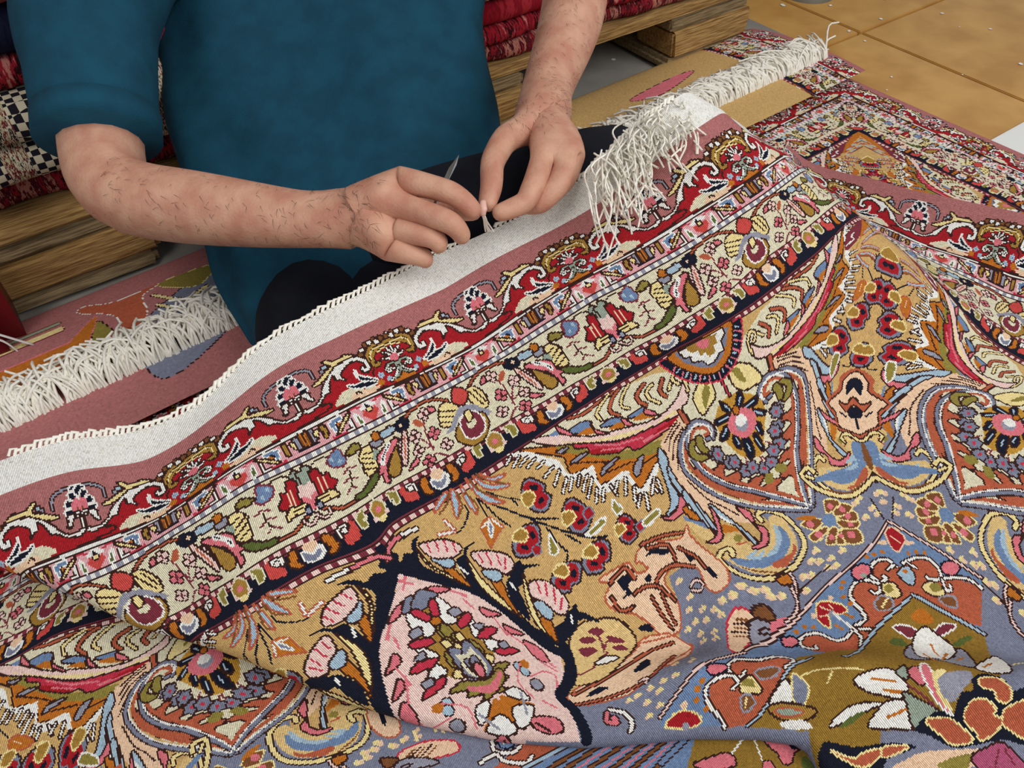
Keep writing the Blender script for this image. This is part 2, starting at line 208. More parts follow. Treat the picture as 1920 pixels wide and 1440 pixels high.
SHAPES="""@red
Q r - 0 -21,34 103,122 73,242 2,278 -100,250 -100,121
@red
Q R k 0 -116,342 -128,317 -71,311 -16,292 31,301 75,297 122,270 166,222 221,181 285,158 349,159 394,182 412,221 450,208 442,155 484,127 540,128 609,144 670,176 683,240 709,288 665,370 414,365 160,365
Q w k 0 -2,281 33,291 78,292 119,268 142,234 177,201 212,174 254,145 304,134 357,142 401,167 419,202 416,239 393,254 371,247 369,219 385,218 390,233 398,212 390,191 357,168 318,169 276,189 257,213 268,247 243,226 226,221 225,198 218,186 189,217 165,265 147,267 129,275 94,300 32,312 -5,291
Q y k 0 110,193 129,203 167,194 215,169 254,145 294,142 335,135 376,143 333,115 295,116 256,116 222,94 207,99 231,126 229,142 188,158 151,176
E a k 0.221 201,127
E h k 0.176 182,143
C g k 0.331 471,229 442,225 432,188 438,157 482,130 548,137 607,147 662,179 677,212 678,237 652,236
C y - 0.077 445,200 450,168 487,147 553,154 626,173
E B k 0.265 404,150
E w k 0.221 420,129
E B k 0.243 448,108
E w k 0.243 476,105
E B k 0.243 506,101
E w k 0.287 539,105
E B k 0.243 575,108
E w k 0.243 606,117
L w k 0.221 557,235 514,187
L w k 0.221 557,235 502,218
L w k 0.221 557,235 548,176
L w k 0.221 557,235 587,198
L w k 0.221 557,235 606,229
E p - 0.485 559,236
Q o - 0 546,341 574,313 625,361 559,366
C w k 0.165 577,264 563,306 535,334 507,344
C w k 0.132 571,297 598,328 638,350
C w k 0.165 562,274 527,257 501,265 504,288 527,290
C w k 0.143 587,263 618,265 635,285 619,301 606,282
C z - 0.055 577,264 563,306 535,334 507,344
C z - 0.055 562,274 527,257 501,265 504,288
Q c - 0 162,349 198,310 254,292 293,316 335,334 401,342 407,353 306,364
Q e - 0 244,358 274,328 332,339 411,347 390,363 318,365
C k - 0.099 278,345 291,331 309,346
Q n w 0 331,219 340,252 384,289 419,313 394,319 346,290 329,260
Q n w 0 262,276 305,295 354,299 410,325 375,331 322,322 276,299
E a - 0.331 445,300
E a - 0.265 478,334
E b - 0.088 445,300
E o - 0.375 426,336
@red
C h k 0.195 17,90 49,77 97,87 127,109 131,155
Q n w 0 -5,73 14,96 6,124 -16,128 -33,107 -36,79
Q n w 0 23,98 47,110 30,136 7,135
Q n w 0 29,148 59,136 70,162 37,173
Q n w 0 35,181 75,179 74,200 35,200
Q p - 0 -38,151 -10,130 0,149 18,157 35,188 7,196 -16,198 -40,187
L B - 0.13 -13,177 -7,210
C w k 0.182 -25,201 1,218 3,279
Q w k 0 6,223 47,207 75,216 70,234 81,260 61,260 52,240 39,221 16,225
@pink
Q h k 0 -22,388 -4,396 -6,439 -27,457 -26,426
P B k 0 5,388 25,395 20,456 -3,461
L o - 0.102 11,392 6,456
Q h k 0 31,396 52,397 48,452 31,455
Q y k 0 51,414 75,411 57,449
L n - 0.116 -33,466 51,469
Q g k 0 90,398 111,403 110,456 91,462 93,437
Q b w 0 138,407 180,397 202,395 201,416 170,419 158,443 167,459 148,459 139,431
E o - 0.203 177,432
C n - 0.087 174,419 163,432 172,448
C w k 0.189 235,434 234,469 236,483 204,483
Q y k 0 147,477 173,452 214,420 256,398 236,421 203,445 172,469
Q G w 0 271,424 285,450 291,484 273,479 268,451
Q j - 0 314,429 329,433 337,453 378,429 391,452 373,475 346,492 334,470 313,462
Q n w 0 312,416 341,403 349,404 360,397 367,410 388,415 361,421 340,413
E y k 0.218 349,432
L d - 0.065 123,480 198,482
L d - 0.065 258,393 308,403
@navy
Q e - 0 -31,882 1,868 29,879 31,913 6,937 -27,918
Q s w 0 -36,920 1,939 35,911 43,939 31,968 1,975 -30,952
Q o k 0 60,876 86,879 99,912 102,953 72,981 54,972 68,943 60,922 58,907
Q j - 0 180,871 206,878 206,924 200,954 172,967 135,971 128,942 136,925
Q w k 0 119,884 145,872 172,870 172,897 148,901 126,929 120,912
E w k 0.249 151,900
Q v c 0 228,874 272,856 268,881 271,901 256,896 255,936 230,933 224,911
Q g c 0 311,885 347,851 370,863 389,886 387,927 362,951 331,955 314,925
E p - 0.337 351,906
Q y - 0 328,952 365,944 361,976 330,967
E l - 0.249 310,940
@cream
C u k 0.215 12,745 65,776 120,803 185,802 229,797
Q G k 0 190,788 249,776 303,743 343,735 339,762 292,793 234,808 200,806
C k - 0.075 153,549 118,541 79,544 44,563 34,581
Q z k 0 -24,537 -6,557 22,563 11,587 14,618 36,702 24,709 -12,681 -19,630 -64,652 -43,610 -36,573 -54,562
Q l - 0 -34,622 1,628 6,655 10,712 34,740 56,745 26,761 6,755 -5,734 -50,708
Q p - 0 -48,679 -12,681 6,717 13,745 -11,743 -54,742 -78,741
Q R k 0 36,588 70,575 81,599 91,624 115,616 119,644 143,672 113,696 46,696 47,659 40,626
L e - 0.065 67,619 69,693
L e - 0.054 89,627 90,694
Q y k 0 24,708 60,702 99,698 124,724 121,743 86,734 47,739 18,736
Q k - 0 38,716 71,712 89,717 63,724
Q n - 0 -37,715 -17,720 -12,756 -36,762 -45,743
E h - 0.237 -28,740
C l k 0.108 2,771 -24,802 -52,797 -61,771
Q b m 0 138,567 191,536 214,548 214,574 227,594 206,620 177,616 149,604
E a - 0.194 160,571
E a - 0.194 193,595
Q v k 0 228,582 274,555 304,557 315,578 279,590 247,590
L m - 0.183 185,659 217,645 257,655
L m - 0.162 167,700 207,691 243,711
L m - 0.162 158,759 196,731 220,751
L k - 0.065 216,663 210,704 198,733
Q h k 0 367,583 407,580 429,607 387,621 368,598
E o k 0.409 406,567
Q y k 0 284,632 324,590 362,598 357,643 365,689 347,718 301,730 286,700 291,662
L k - 0.065 312,616 360,632
L k - 0.065 293,632 350,659
L k - 0.065 293,660 348,685
L k - 0.065 291,690 346,711
Q z - 0 360,631 396,632 386,662 354,669
Q l k 0 513,641 526,664 509,732 500,771 482,734 492,690
Q g k 0 486,651 480,697 478,739 458,792 419,802 398,771 423,722
Q p k 0 500,618 505,636 452,678 408,718 388,777 388,814 361,799 368,754 344,753 369,712 364,688 381,658 423,637 469,626
Q n w 0 447,631 450,641 411,671 389,712 389,684
@cream
Q a k 0 428,567 487,553 516,563 506,586 443,595
Q n - 0 521,554 572,537 597,547 607,577 575,611 518,602 520,574
E e - 0.183 549,573
Q l k 0 549,608 563,632 507,767 486,760 500,702
L u - 0.092 546,634 507,737
C u k 0.137 592,552 638,534 727,526 787,542 844,578
C m - 0.092 677,605 662,660 658,718 662,776
C m - 0.08 603,665 636,709 665,763
C m - 0.08 595,732 647,749
C m - 0.08 629,804 673,801 717,839 761,851 808,841
E l k 0.258 692,600
E l k 0.258 697,563
E l k 0.258 712,583
E l k 0.258 676,580
E m - 0.12 694,582
E l k 0.258 594,682
E l k 0.258 601,646
E l k 0.258 615,665
E l k 0.258 579,663
E m - 0.12 597,664
E p k 0.258 695,716
E p k 0.258 701,677
E p k 0.258 718,699
E p k 0.258 679,694
E m - 0.12 698,696
E l k 0.24 734,800
E l k 0.24 739,763
E l k 0.24 756,786
E l k 0.24 717,778
E m - 0.112 737,782
E l k 0.24 579,759
E l k 0.24 587,725
E l k 0.24 600,744
E l k 0.24 566,740
E m - 0.112 583,742
E p k 0.258 610,832
E p k 0.258 618,793
E p k 0.258 634,816
E p k 0.258 595,809
E m - 0.12 614,813
Q u - 0 616,590 648,590 668,628 638,629
Q p k 0 727,562 751,568 760,595 730,588
Q p k 0 499,807 559,767 562,794
@face
Q y k 0 -102,588 -56,585 -12,627 -22,672 -89,703 -139,688 -130,633
L k - 0.073 -111,611 -35,647
L k - 0.073 -125,637 -51,674
L k - 0.073 -129,668 -77,691
Q y k 0 77,576 122,585 151,648 140,706 104,713 68,650
L k - 0.073 82,594 116,690
L k - 0.073 111,593 138,683
Q j k 0 16,534 73,587 25,640 -24,597
Q h - 0 -24,648 13,646 63,661 102,702 135,747 99,754 63,705 17,679 -35,692 -76,729 -135,730 -89,703
Q g k 0 -47,721 -97,774 -78,823 -37,862 28,863 75,827 102,777 89,729 22,712
Q m w 0 -29,704 -50,764 -36,816 7,832 59,816 80,762 61,709 25,692
Q c - 0 -4,731 30,725 39,755 10,774 -16,761
Q y k 0 5,685 36,684 34,721 1,736
@fldbase
P s - 0 1428,2225 1710,2253 2030,2256 2239,2103 2277,1999 2420,2049 2653,2228 2927,2155 2861,1922 3153,2077 3281,1949 3516,2198 3652,2308 3732,2748 3364,2959 2470,2604 1840,2521 1367,2562 1210,2393
@fan
P c - 0 2031,1021 2314,1024 2647,1054 2819,1082 2983,1173 3134,1214 3242,1291 3100,1581 3024,1512 2875,1447 2838,1383 2468,1307 2257,1166
@fan
P c - 0 2802,1129 2781,1291 2856,1329 2870,1406 2828,1466 2764,1503 2701,1606 2734,1747 2856,1892 3134,2103 3282,1672 3256,1348
@fan
Q o k 0 2009,1023 2159,1112 2264,1189 2317,1303 2420,1371 2509,1402 2645,1458 2587,1505 2520,1528 2463,1554 2403,1572 2401,1507 2395,1460 2341,1460 2284,1436 2255,1433 2273,1365 2241,1319 2172,1297 2185,1211 2158,1168 2103,1117
Q v - 0 2181,1130 2271,1194 2329,1285 2431,1357 2514,1395 2674,1437 2611,1477 2508,1445 2404,1392 2340,1332 2266,1252 2204,1181
Q d k 0 2269,1181 2357,1245 2463,1314 2609,1346 2830,1359 2839,1383 2693,1405 2593,1412 2510,1400 2490,1367 2430,1359 2354,1312 2312,1279 2316,1241 2263,1207
Q R - 0 2313,1262 2370,1289 2439,1347 2422,1353 2354,1312 2315,1282
Q R - 0 2638,1385 2825,1367 2833,1381 2699,1397
L p - 0.219 2352,1252 2453,1327 2580,1370
L p - 0.183 2364,1298 2464,1357
L p - 0.219 2575,1391 2734,1397
Q h k 0 2197,1255 2239,1243 2303,1263 2255,1268
Q h k 0 2288,1400 2333,1370 2414,1381 2348,1394
Q h k 0 2166,1152 2232,1173 2193,1181
Q h k 0 2425,1496 2464,1458 2528,1445 2487,1485 2438,1516
C k - 0.091 2199,1255 2273,1304 2342,1358
C k - 0.091 2327,1408 2455,1441
C k - 0.091 2487,1485 2608,1480
Q w - 0 1943,1011 2042,1058 2102,1137 2147,1187 2155,1242 2162,1295 2239,1323 2285,1333 2256,1424 2298,1447 2360,1449 2406,1460 2403,1511 2402,1574 2472,1556 2588,1506 2534,1559 2455,1590 2412,1616 2383,1598 2380,1533 2374,1487 2333,1485 2269,1485 2225,1460 2247,1401 2218,1353 2151,1327 2134,1289 2124,1240 2087,1180 2024,1090
L w k 0.183 1954,1029 1908,1055
L w k 0.183 1991,1055 1939,1082
L w k 0.183 2028,1082 1971,1099
L w k 0.183 2057,1114 2001,1130
L w k 0.183 2085,1157 2043,1165
L w k 0.183 2112,1209 2048,1226
L w k 0.183 2131,1245 2069,1292
L w k 0.183 2138,1302 2087,1344
L w k 0.183 2161,1319 2119,1359
L w k 0.183 2202,1330 2167,1366
L w k 0.183 2231,1353 2173,1401
L w k 0.183 2242,1382 2176,1442
L w k 0.183 2234,1436 2196,1486
L w k 0.183 2260,1458 2226,1501
L w k 0.183 2298,1468 2297,1520
L w k 0.183 2334,1476 2294,1507
L w k 0.183 2376,1488 2332,1548
L w k 0.183 2383,1546 2348,1602
L w k 0.183 2388,1592 2346,1632
L w k 0.183 2409,1608 2376,1678
L w k 0.183 2462,1596 2461,1640
L w k 0.183 2507,1584 2482,1655
L w k 0.183 2493,1575 2433,1630
Q l k 0 2089,1011 2222,1079 2363,1203 2501,1261 2645,1313 2753,1321 2877,1282 2956,1200 2927,1162 2957,1242 2926,1315 2869,1338 2832,1360 2623,1344 2468,1307 2278,1183 2163,1106
Q y - 0 2173,1090 2320,1202 2484,1284 2671,1340 2858,1333 2833,1356 2627,1338 2473,1301 2280,1180
Q b k 0 2281,1104 2332,1092 2397,1115 2389,1165 2321,1148
Q o - 0 2308,1144 2393,1156 2388,1201
Q p k 0 2398,1142 2395,1204 2446,1246 2399,1181
Q b k 0 2435,1190 2488,1179 2548,1211 2523,1233
Q o - 0 2454,1223 2544,1234 2534,1265
Q p k 0 2553,1214 2547,1260 2585,1288 2571,1257
Q b k 0 2581,1239 2636,1228 2688,1236 2678,1269
Q o - 0 2593,1265 2681,1263 2725,1316
Q p k 0 2683,1245 2680,1279 2729,1310 2715,1276
Q b - 0 2182,1049 2236,1053 2222,1081
Q p k 0 2241,1028 2241,1082 2289,1134
C u k 0.256 2312,1029 2404,1057 2520,1044 2627,1052
C u k 0.311 2627,1052 2566,1085 2522,1143 2548,1191
C y k 0.256 2566,1042 2492,1077 2452,1111 2457,1157
C y k 0.256 2686,1058 2616,1113 2590,1158 2614,1191
C u k 0.347 2754,1112 2695,1147 2682,1188 2704,1228
C y k 0.274 2792,1141 2750,1161 2739,1202 2773,1259
C u k 0.347 2852,1147 2811,1202 2824,1245
C y k 0.237 2883,1190 2857,1221
C y k 0.237 2919,1222 2899,1178 2928,1160 2957,1212 2947,1277
P e - 0 2649,1445 2834,1371 2847,1445 2760,1488 2700,1574 2690,1684 2739,1800 2649,1910 2571,1750 2577,1627 2605,1526
C k - 0.091 2670,1456 2741,1419 2809,1390
C k - 0.091 2661,1503 2718,1449 2815,1407
C k - 0.091 2651,1550 2718,1479 2815,1432
C k - 0.091 2636,1616 2705,1524 2788,1460
L u k 0.438 2851,1354 2861,1441
L k - 0.183 2871,1339 2883,1436
Q a k 0 2625,1463 2628,1528 2561,1618 2546,1705 2527,1746 2463,1765 2418,1763 2475,1733 2512,1673 2554,1571 2579,1511
Q p k 0 2408,1741 2427,1769 2496,1768 2563,1714 2581,1745 2512,1799 2451,1800 2414,1772
Q o k 0 2527,1782 2582,1814 2598,1896 2538,1859
Q b - 0 2499,1811 2542,1871 2607,1932 2579,1951 2515,1877
Q a k 0 2603,1567 2592,1667 2608,1781 2625,1953 2610,1973 2581,1864 2564,1728 2567,1621
Q w k 0 2571,1750 2582,1767 2576,1822 2551,1791
@fan
P e - 0 2654,1595 2676,1741 2764,1854 2817,1923 2868,2000 2807,2028 2725,1969 2681,1839 2634,1732 2596,1660
Q y2 - 0 2500,1844 2577,1949 2604,2033 2680,2026 2709,2138 2752,2156 2870,2080 2924,2028 2971,2077 2944,2181 2874,2253 2743,2287 2640,2275 2581,2220 2553,2139 2554,2063 2518,1956
Q b - 0 2578,2149 2648,2188 2731,2200 2847,2170 2916,2093 2924,2144 2876,2209 2764,2248 2667,2246 2594,2213
Q a - 0 2731,2200 2832,2162 2901,2073 2886,2146 2788,2207
Q a - 0 2641,2175 2724,2155 2675,2188 2752,2167 2696,2206
Q u - 0 2731,2240 2852,2239 2897,2210 2889,2240 2799,2276 2729,2271
C B - 0.153 2589,2220 2634,2254 2704,2284
C y k 0.422 2862,2031 2874,1994 2932,1997 2987,2063 2983,2169 2944,2241 2841,2291 2721,2306 2636,2296 2568,2267 2537,2204 2528,2136 2571,2097 2611,2106 2594,2144
Q v - 0 2665,2052 2696,2045 2706,2071 2668,2087
L u - 0.192 2658,2094 2700,2102
Q o - 0 2637,1949 2733,2028 2641,2009
Q a k 0 2679,1838 2725,1969 2749,2068 2753,2124 2729,2127 2723,2012 2683,1938 2657,1884
Q p k 0 2801,1914 2844,1964 2823,2035 2849,2079 2797,2145 2736,2152 2706,2139 2773,2123 2809,2084 2814,2020 2803,1970
Q w - 0 2664,1874 2688,1918 2715,1981 2685,1950
Q a k 0 2597,1713 2597,1840 2599,1996 2596,1985 2574,1839 2565,1737
Q p k 0 2666,1854 2665,1918 2639,1983 2618,2029 2570,2039 2535,2011 2575,2016 2618,1983 2643,1918
C k - 0.096 2646,1675 2682,1808 2737,1886 2778,1959
Q o k 0 2683,2308 2759,2312 2737,2351 2679,2342
C l k 0.211 2757,2313 2737,2361 2695,2403 2646,2451
@fan
P u k 0 2720,1582 2729,1643 2791,1642 2784,1674 2846,1698 2794,1720 2822,1756 2909,1764 2883,1789 2823,1799 2869,1836 2968,1843 2934,1874 2998,1952 2920,1927 2810,1835 2733,1730 2710,1653
P u k 0 3484,1695 3415,1679 3360,1686 3414,1713 3435,1751 3345,1752 3293,1765 3365,1798 3358,1830 3263,1822 3201,1841 3279,1864 3292,1886 3194,1882 3130,1913 3214,1927 3227,1957 3171,2010 3198,2012 3270,1925 3365,1836 3445,1769
C u - 0.407 2919,1513 2965,1506 2947,1481 2895,1465 2834,1476 2779,1509 2737,1565 2715,1613 2720,1664 2748,1747 2826,1839 2921,1926 3040,2009 3139,2087
C u - 0.407 3349,1521 3360,1486 3409,1462 3469,1491 3505,1548 3509,1612 3484,1686 3409,1782 3319,1852 3248,1926 3186,2002 3144,2083
C s k 0.374 2915,1538 2962,1536 2989,1504 2964,1463 2902,1443 2827,1454 2758,1492 2705,1550 2672,1622 2678,1678 2716,1768 2789,1868 2890,1954 3016,2038 3130,2120
C s k 0.374 3347,1543 3323,1502 3336,1462 3396,1433 3470,1463 3526,1539 3541,1631 3516,1715 3438,1809 3347,1878 3276,1951 3215,2019 3137,2119
C w - 0.153 2952,1528 2976,1503 2958,1472 2899,1453 2834,1464 2771,1498 2719,1557 2689,1622 2699,1676 2734,1763 2803,1859 2904,1944 3025,2026 3133,2109
C w - 0.153 3337,1524 3346,1472 3401,1446 3466,1473 3514,1540 3527,1623 3502,1703 3426,1798 3335,1866 3264,1940 3205,2010 3137,2108
Q v k 0 2800,1518 2850,1512 2868,1524 2822,1536 2807,1577 2860,1613 2823,1629 2778,1611 2763,1567
Q v k 0 3407,1512 3443,1505 3467,1551 3454,1590 3416,1603 3420,1555
Q s k 0 2959,1635 2945,1640 2932,1641 2923,1649 2911,1657 2900,1651 2893,1643 2880,1644 2867,1640 2870,1630 2877,1621 2872,1613 2871,1602 2885,1597 2898,1596 2906,1588 2918,1581 2929,1586 2936,1594 2949,1594 2962,1597 2960,1607 2953,1616 2958,1624
E d - 0.219 2915,1618
Q s k 0 3007,1712 2993,1717 2980,1718 2971,1726 2958,1733 2947,1727 2941,1719 2928,1719 2915,1715 2919,1705 2926,1696 2922,1687 2921,1677 2936,1672 2949,1671 2957,1662 2970,1655 2981,1661 2987,1669 3000,1669 3013,1673 3010,1684 3003,1693 3007,1701
E d - 0.219 2965,1694
Q s k 0 3054,1789 3040,1793 3027,1793 3018,1801 3005,1807 2995,1801 2990,1793 2977,1792 2964,1788 2969,1777 2976,1768 2972,1760 2973,1749 2987,1745 3000,1744 3009,1736 3022,1729 3032,1736 3038,1744 3050,1745 3063,1750 3059,1761 3051,1769 3055,1778
E d - 0.219 3014,1768
Q s k 0 3153,1834 3141,1836 3130,1835 3122,1842 3110,1847 3101,1840 3097,1832 3086,1830 3075,1825 3079,1816 3086,1808 3083,1800 3084,1790 3097,1787 3108,1787 3116,1780 3127,1775 3136,1782 3141,1791 3151,1793 3162,1798 3158,1808 3151,1815 3154,1824
E d - 0.2 3119,1811
Q s k 0 3273,1802 3261,1803 3250,1801 3242,1807 3231,1811 3222,1802 3217,1793 3206,1790 3195,1784 3199,1773 3205,1766 3202,1756 3202,1745 3214,1743 3225,1745 3232,1738 3243,1734 3252,1743 3257,1753 3268,1756 3279,1763 3276,1774 3270,1781 3273,1791
E d - 0.209 3238,1773
Q s k 0 3350,1734 3339,1734 3328,1732 3321,1738 3311,1742 3301,1732 3296,1722 3285,1719 3274,1712 3277,1701 3282,1693 3277,1683 3276,1672 3288,1670 3298,1672 3304,1665 3314,1661 3323,1671 3329,1681 3340,1685 3352,1693 3350,1704 3345,1711 3349,1722
E d - 0.209 3313,1702
Q s k 0 3417,1662 3406,1663 3395,1660 3389,1667 3379,1671 3369,1660 3363,1650 3352,1646 3341,1638 3342,1627 3346,1619 3340,1609 3338,1597 3349,1595 3359,1598 3364,1591 3373,1586 3383,1596 3390,1607 3401,1610 3413,1619 3413,1630 3409,1638 3414,1650
E d - 0.209 3377,1628
L m - 0.102 3068,1706 3047,1740
L m - 0.102 3145,1752 3137,1783
Q v - 0 3096,1841 3138,1858 3098,1899 3058,1876
@fld
Q o2 - 0 3041,1443 3130,1397 3213,1412 3298,1473 3327,1556 3293,1620 3232,1686 3201,1735 3115,1737 3051,1691 3021,1602 3013,1520
Q n k 0 3212,1404 3230,1440 3200,1475 3175,1455
Q n k 0 3212,1482 3295,1482 3297,1511 3226,1504
Q n k 0 3252,1523 3296,1555 3325,1583 3297,1588 3256,1554
Q n k 0 3228,1597 3258,1601 3249,1663 3228,1651
Q n k 0 3189,1637 3214,1645 3200,1727 3176,1720
Q n k 0 3115,1619 3155,1631 3145,1697 3108,1731 3082,1721
Q n k 0 3072,1582 3105,1587 3081,1654 3058,1634
Q n k 0 2987,1566 3065,1516 3077,1545 3033,1575
Q n k 0 3012,1475 3102,1471 3111,1494 3028,1498
Q n k 0 3090,1402 3117,1425 3141,1465 3114,1465 3092,1438
L a - 0.138 3214,1432 3192,1459
L a - 0.138 3225,1491 3278,1495
L a - 0.138 3262,1539 3296,1576
L a - 0.138 3234,1610 3236,1642
L a - 0.138 3192,1657 3189,1705
L a - 0.138 3132,1646 3120,1692
L a - 0.138 3088,1597 3084,1630
L a - 0.138 3064,1532 3014,1560
L a - 0.138 3037,1487 3103,1486
L a - 0.138 3108,1425 3130,1457
Q p - 0 3089,1506 3147,1475 3200,1480 3253,1528 3252,1582 3208,1617 3150,1623 3096,1586 3074,1544
E h - 0.797 3162,1549
Q w - 0 3149,1505 3186,1508 3203,1549 3156,1559 3132,1534
E o k 0.368 3163,1476
@fld
Q y k 0 2997,1287 3030,1270 3082,1295 3080,1363 3027,1394 2965,1419 2955,1331
Q v - 0 3014,1324 3054,1287 3064,1324 3036,1366 2995,1398
Q y k 0 3193,1299 3252,1274 3295,1299 3331,1332 3370,1423 3304,1427 3241,1412 3204,1370
Q v - 0 3214,1288 3251,1296 3271,1352 3273,1386 3233,1347
L d k 0.125 3137,1281 3159,1399
Q n d 0 2885,1041 2904,1114 2942,1193 3020,1265 3105,1298 3168,1302 3235,1271 3285,1225 3319,1160 3347,1049 3289,1044 2945,1043
L p - 0.062 2944,1120 2916,1152
L p - 0.062 2970,1171 2948,1204
L p - 0.062 3003,1205 2982,1237
L p - 0.062 3045,1236 3025,1268
L p - 0.062 3092,1254 3079,1288
L p - 0.062 3144,1263 3143,1302
L p - 0.062 3187,1245 3212,1283
L p - 0.062 3226,1220 3259,1257
L p - 0.062 3245,1178 3283,1219
L p - 0.062 3266,1140 3309,1177
L p - 0.062 3284,1092 3328,1128
L a - 0.115 2958,1145 2940,1157
L a - 0.115 2989,1189 2971,1206
L a - 0.115 3025,1223 3012,1237
L a - 0.115 3067,1249 3058,1263
L a - 0.115 3115,1262 3112,1280
L a - 0.115 3165,1258 3171,1280
L a - 0.115 3211,1232 3225,1257
L a - 0.115 3238,1201 3260,1221
L a - 0.115 3259,1162 3280,1180
L a - 0.115 3279,1119 3299,1136
L a - 0.115 3303,1078 3319,1092
Q o k 0 2930,1047 2965,1142 3026,1209 3078,1245 3133,1258 3189,1241 3240,1199 3270,1130 3292,1054 3284,1022 3236,1022 2983,1032
Q s - 0 2973,1046 2992,1118 3034,1173 3090,1213 3142,1221 3186,1198 3226,1147 3250,1089 3245,1046 3003,1040
Q w k 0 2996,1043 3006,1098 3036,1109 3039,1147 3084,1165 3106,1203 3151,1196 3176,1173 3207,1167 3208,1108 3234,1084 3236,1038 3195,1038 3019,1043
Q g - 0 3041,1043 3053,1092 3081,1094 3084,1133 3114,1130 3125,1164 3160,1151 3166,1114 3190,1110 3186,1070 3198,1047
Q p - 0 3090,1046 3098,1092 3121,1108 3144,1093 3151,1050
@fld
Q B y 0 3027,2150 3098,2163 3131,2208 3065,2221 3033,2180
Q B y 0 3005,2223 3111,2242 3100,2263 3008,2267
Q B y 0 3037,2306 3122,2267 3147,2295 3071,2336
Q B y 0 3077,2343 3137,2311 3173,2322 3109,2375
Q B y 0 3165,2314 3224,2374 3180,2432 3114,2380
Q B y 0 3188,2265 3268,2349 3232,2371 3179,2316
Q B y 0 3205,2254 3295,2291 3294,2337 3258,2344
Q B y 0 3218,2224 3290,2227 3320,2279 3291,2293 3220,2258
Q B y 0 3191,2196 3245,2151 3294,2205 3283,2223 3219,2214
E p - 0.417 3066,2179
E p - 0.417 3048,2248
E p - 0.334 3087,2301
E p - 0.292 3128,2333
E p - 0.459 3172,2368
E p - 0.334 3223,2332
E p - 0.375 3255,2297
E p - 0.375 3269,2250
E p - 0.375 3236,2193
Q b - 0 3137,2200 3195,2207 3194,2257 3158,2270 3124,2244
Q o - 0 3030,2114 3093,2133 3126,2176 3067,2154
E e - 0.298 2949,2301
E y - 0.271 2971,2304
E y - 0.217 2970,2293
E e - 0.298 3047,2388
E y - 0.271 3068,2393
E y - 0.217 3068,2382
E e - 0.298 2885,2328
E y - 0.271 2907,2331
E y - 0.217 2906,2320
E e - 0.298 2912,2353
E y - 0.271 2934,2356
E y - 0.217 2933,2346
E e - 0.298 2972,2379
E y - 0.271 2993,2383
E y - 0.217 2992,2372
E e - 0.298 2917,2404
E y - 0.271 2937,2408
E y - 0.217 2937,2397
E e - 0.298 2956,2425
E y - 0.271 2976,2429
E y - 0.217 2976,2418
E e - 0.298 2785,2361
E y - 0.271 2806,2363
E y - 0.217 2805,2354
E e - 0.298 2822,2377
E y - 0.271 2843,2380
E y - 0.217 2842,2370
E e - 0.298 2740,2418
E y - 0.271 2761,2422
E y - 0.217 2759,2412
E e - 0.298 2503,2321
E y - 0.271 2522,2311
E y - 0.217 2521,2304
E e - 0.298 2531,2344
E y - 0.271 2550,2336
E y - 0.217 2549,2329
E e - 0.298 2578,2343
E y - 0.271 2598,2338
E y - 0.217 2597,2331
E e - 0.298 2616,2379
E y - 0.271 2637,2377
E y - 0.217 2636,2370
E e - 0.298 2573,2372
E y - 0.271 2594,2367
E y - 0.217 2592,2361
E e - 0.298 2443,2359
E y - 0.271 2462,2353
E y - 0.217 2461,2346
E e - 0.298 2379,2344
E y - 0.271 2399,2351
E y - 0.217 2398,2343
E e - 0.298 3377,2293
E y - 0.271 3399,2302
E y - 0.217 3400,2291
E e - 0.298 3478,2360
E y - 0.271 3501,2370
E y - 0.217 3501,2359
E e - 0.298 3459,2406
E y - 0.271 3482,2415
E y - 0.217 3482,2404
E e - 0.298 3380,2377
E y - 0.271 3402,2386
E y - 0.217 3403,2375
E e - 0.298 3304,2374
E y - 0.271 3327,2383
E y - 0.217 3327,2372
E e - 0.298 3369,2416
E y - 0.271 3392,2425
E y - 0.217 3392,2413
E e - 0.298 3459,2460
E y - 0.271 3482,2469
E y - 0.217 3481,2458
E e - 0.298 3342,2289
E y - 0.271 3365,2298
E y - 0.217 3365,2287
L k - 0.104 2721,2400 2877,2398 2943,2406
L k - 0.104 3431,2349 3379,2463
@fld
E e - 0.244 2290,2060
E y - 0.222 2310,2072
E y - 0.178 2307,2057
E e - 0.244 2279,2165
E y - 0.222 2299,2181
E y - 0.178 2297,2166
E e - 0.244 2226,2189
E y - 0.222 2246,2205
E y - 0.178 2245,2192
E e - 0.244 2273,2264
E y - 0.222 2294,2280
E y - 0.178 2293,2268
E e - 0.244 2309,2327
E y - 0.222 2331,2339
E y - 0.178 2330,2329
E e - 0.244 2435,2365
E y - 0.222 2455,2362
E y - 0.178 2454,2354
E e - 0.244 2508,2321
E y - 0.222 2529,2310
E y - 0.178 2528,2302
E e - 0.244 2532,2345
E y - 0.222 2553,2336
E y - 0.178 2552,2329
E e - 0.244 2237,2297
E y - 0.222 2257,2313
E y - 0.178 2258,2302
E e - 0.244 2196,2241
E y - 0.222 2216,2257
E y - 0.178 2216,2245
E e - 0.244 2163,2289
E y - 0.222 2181,2304
E y - 0.178 2183,2292
E e - 0.244 2205,2355
E y - 0.222 2227,2368
E y - 0.178 2228,2357
E e - 0.244 2173,2374
E y - 0.222 2195,2386
E y - 0.178 2198,2375
E e - 0.244 2140,2216
E y - 0.222 2160,2230
E y - 0.178 2160,2218
E e - 0.244 2131,2315
E y - 0.222 2150,2329
E y - 0.178 2153,2317
E e - 0.244 2311,2362
E y - 0.222 2334,2372
E y - 0.178 2333,2363
E e - 0.244 1943,2387
E y - 0.222 1969,2383
E y - 0.178 1983,2357
E e - 0.244 1894,2329
E y - 0.222 1915,2330
E y - 0.178 1924,2309
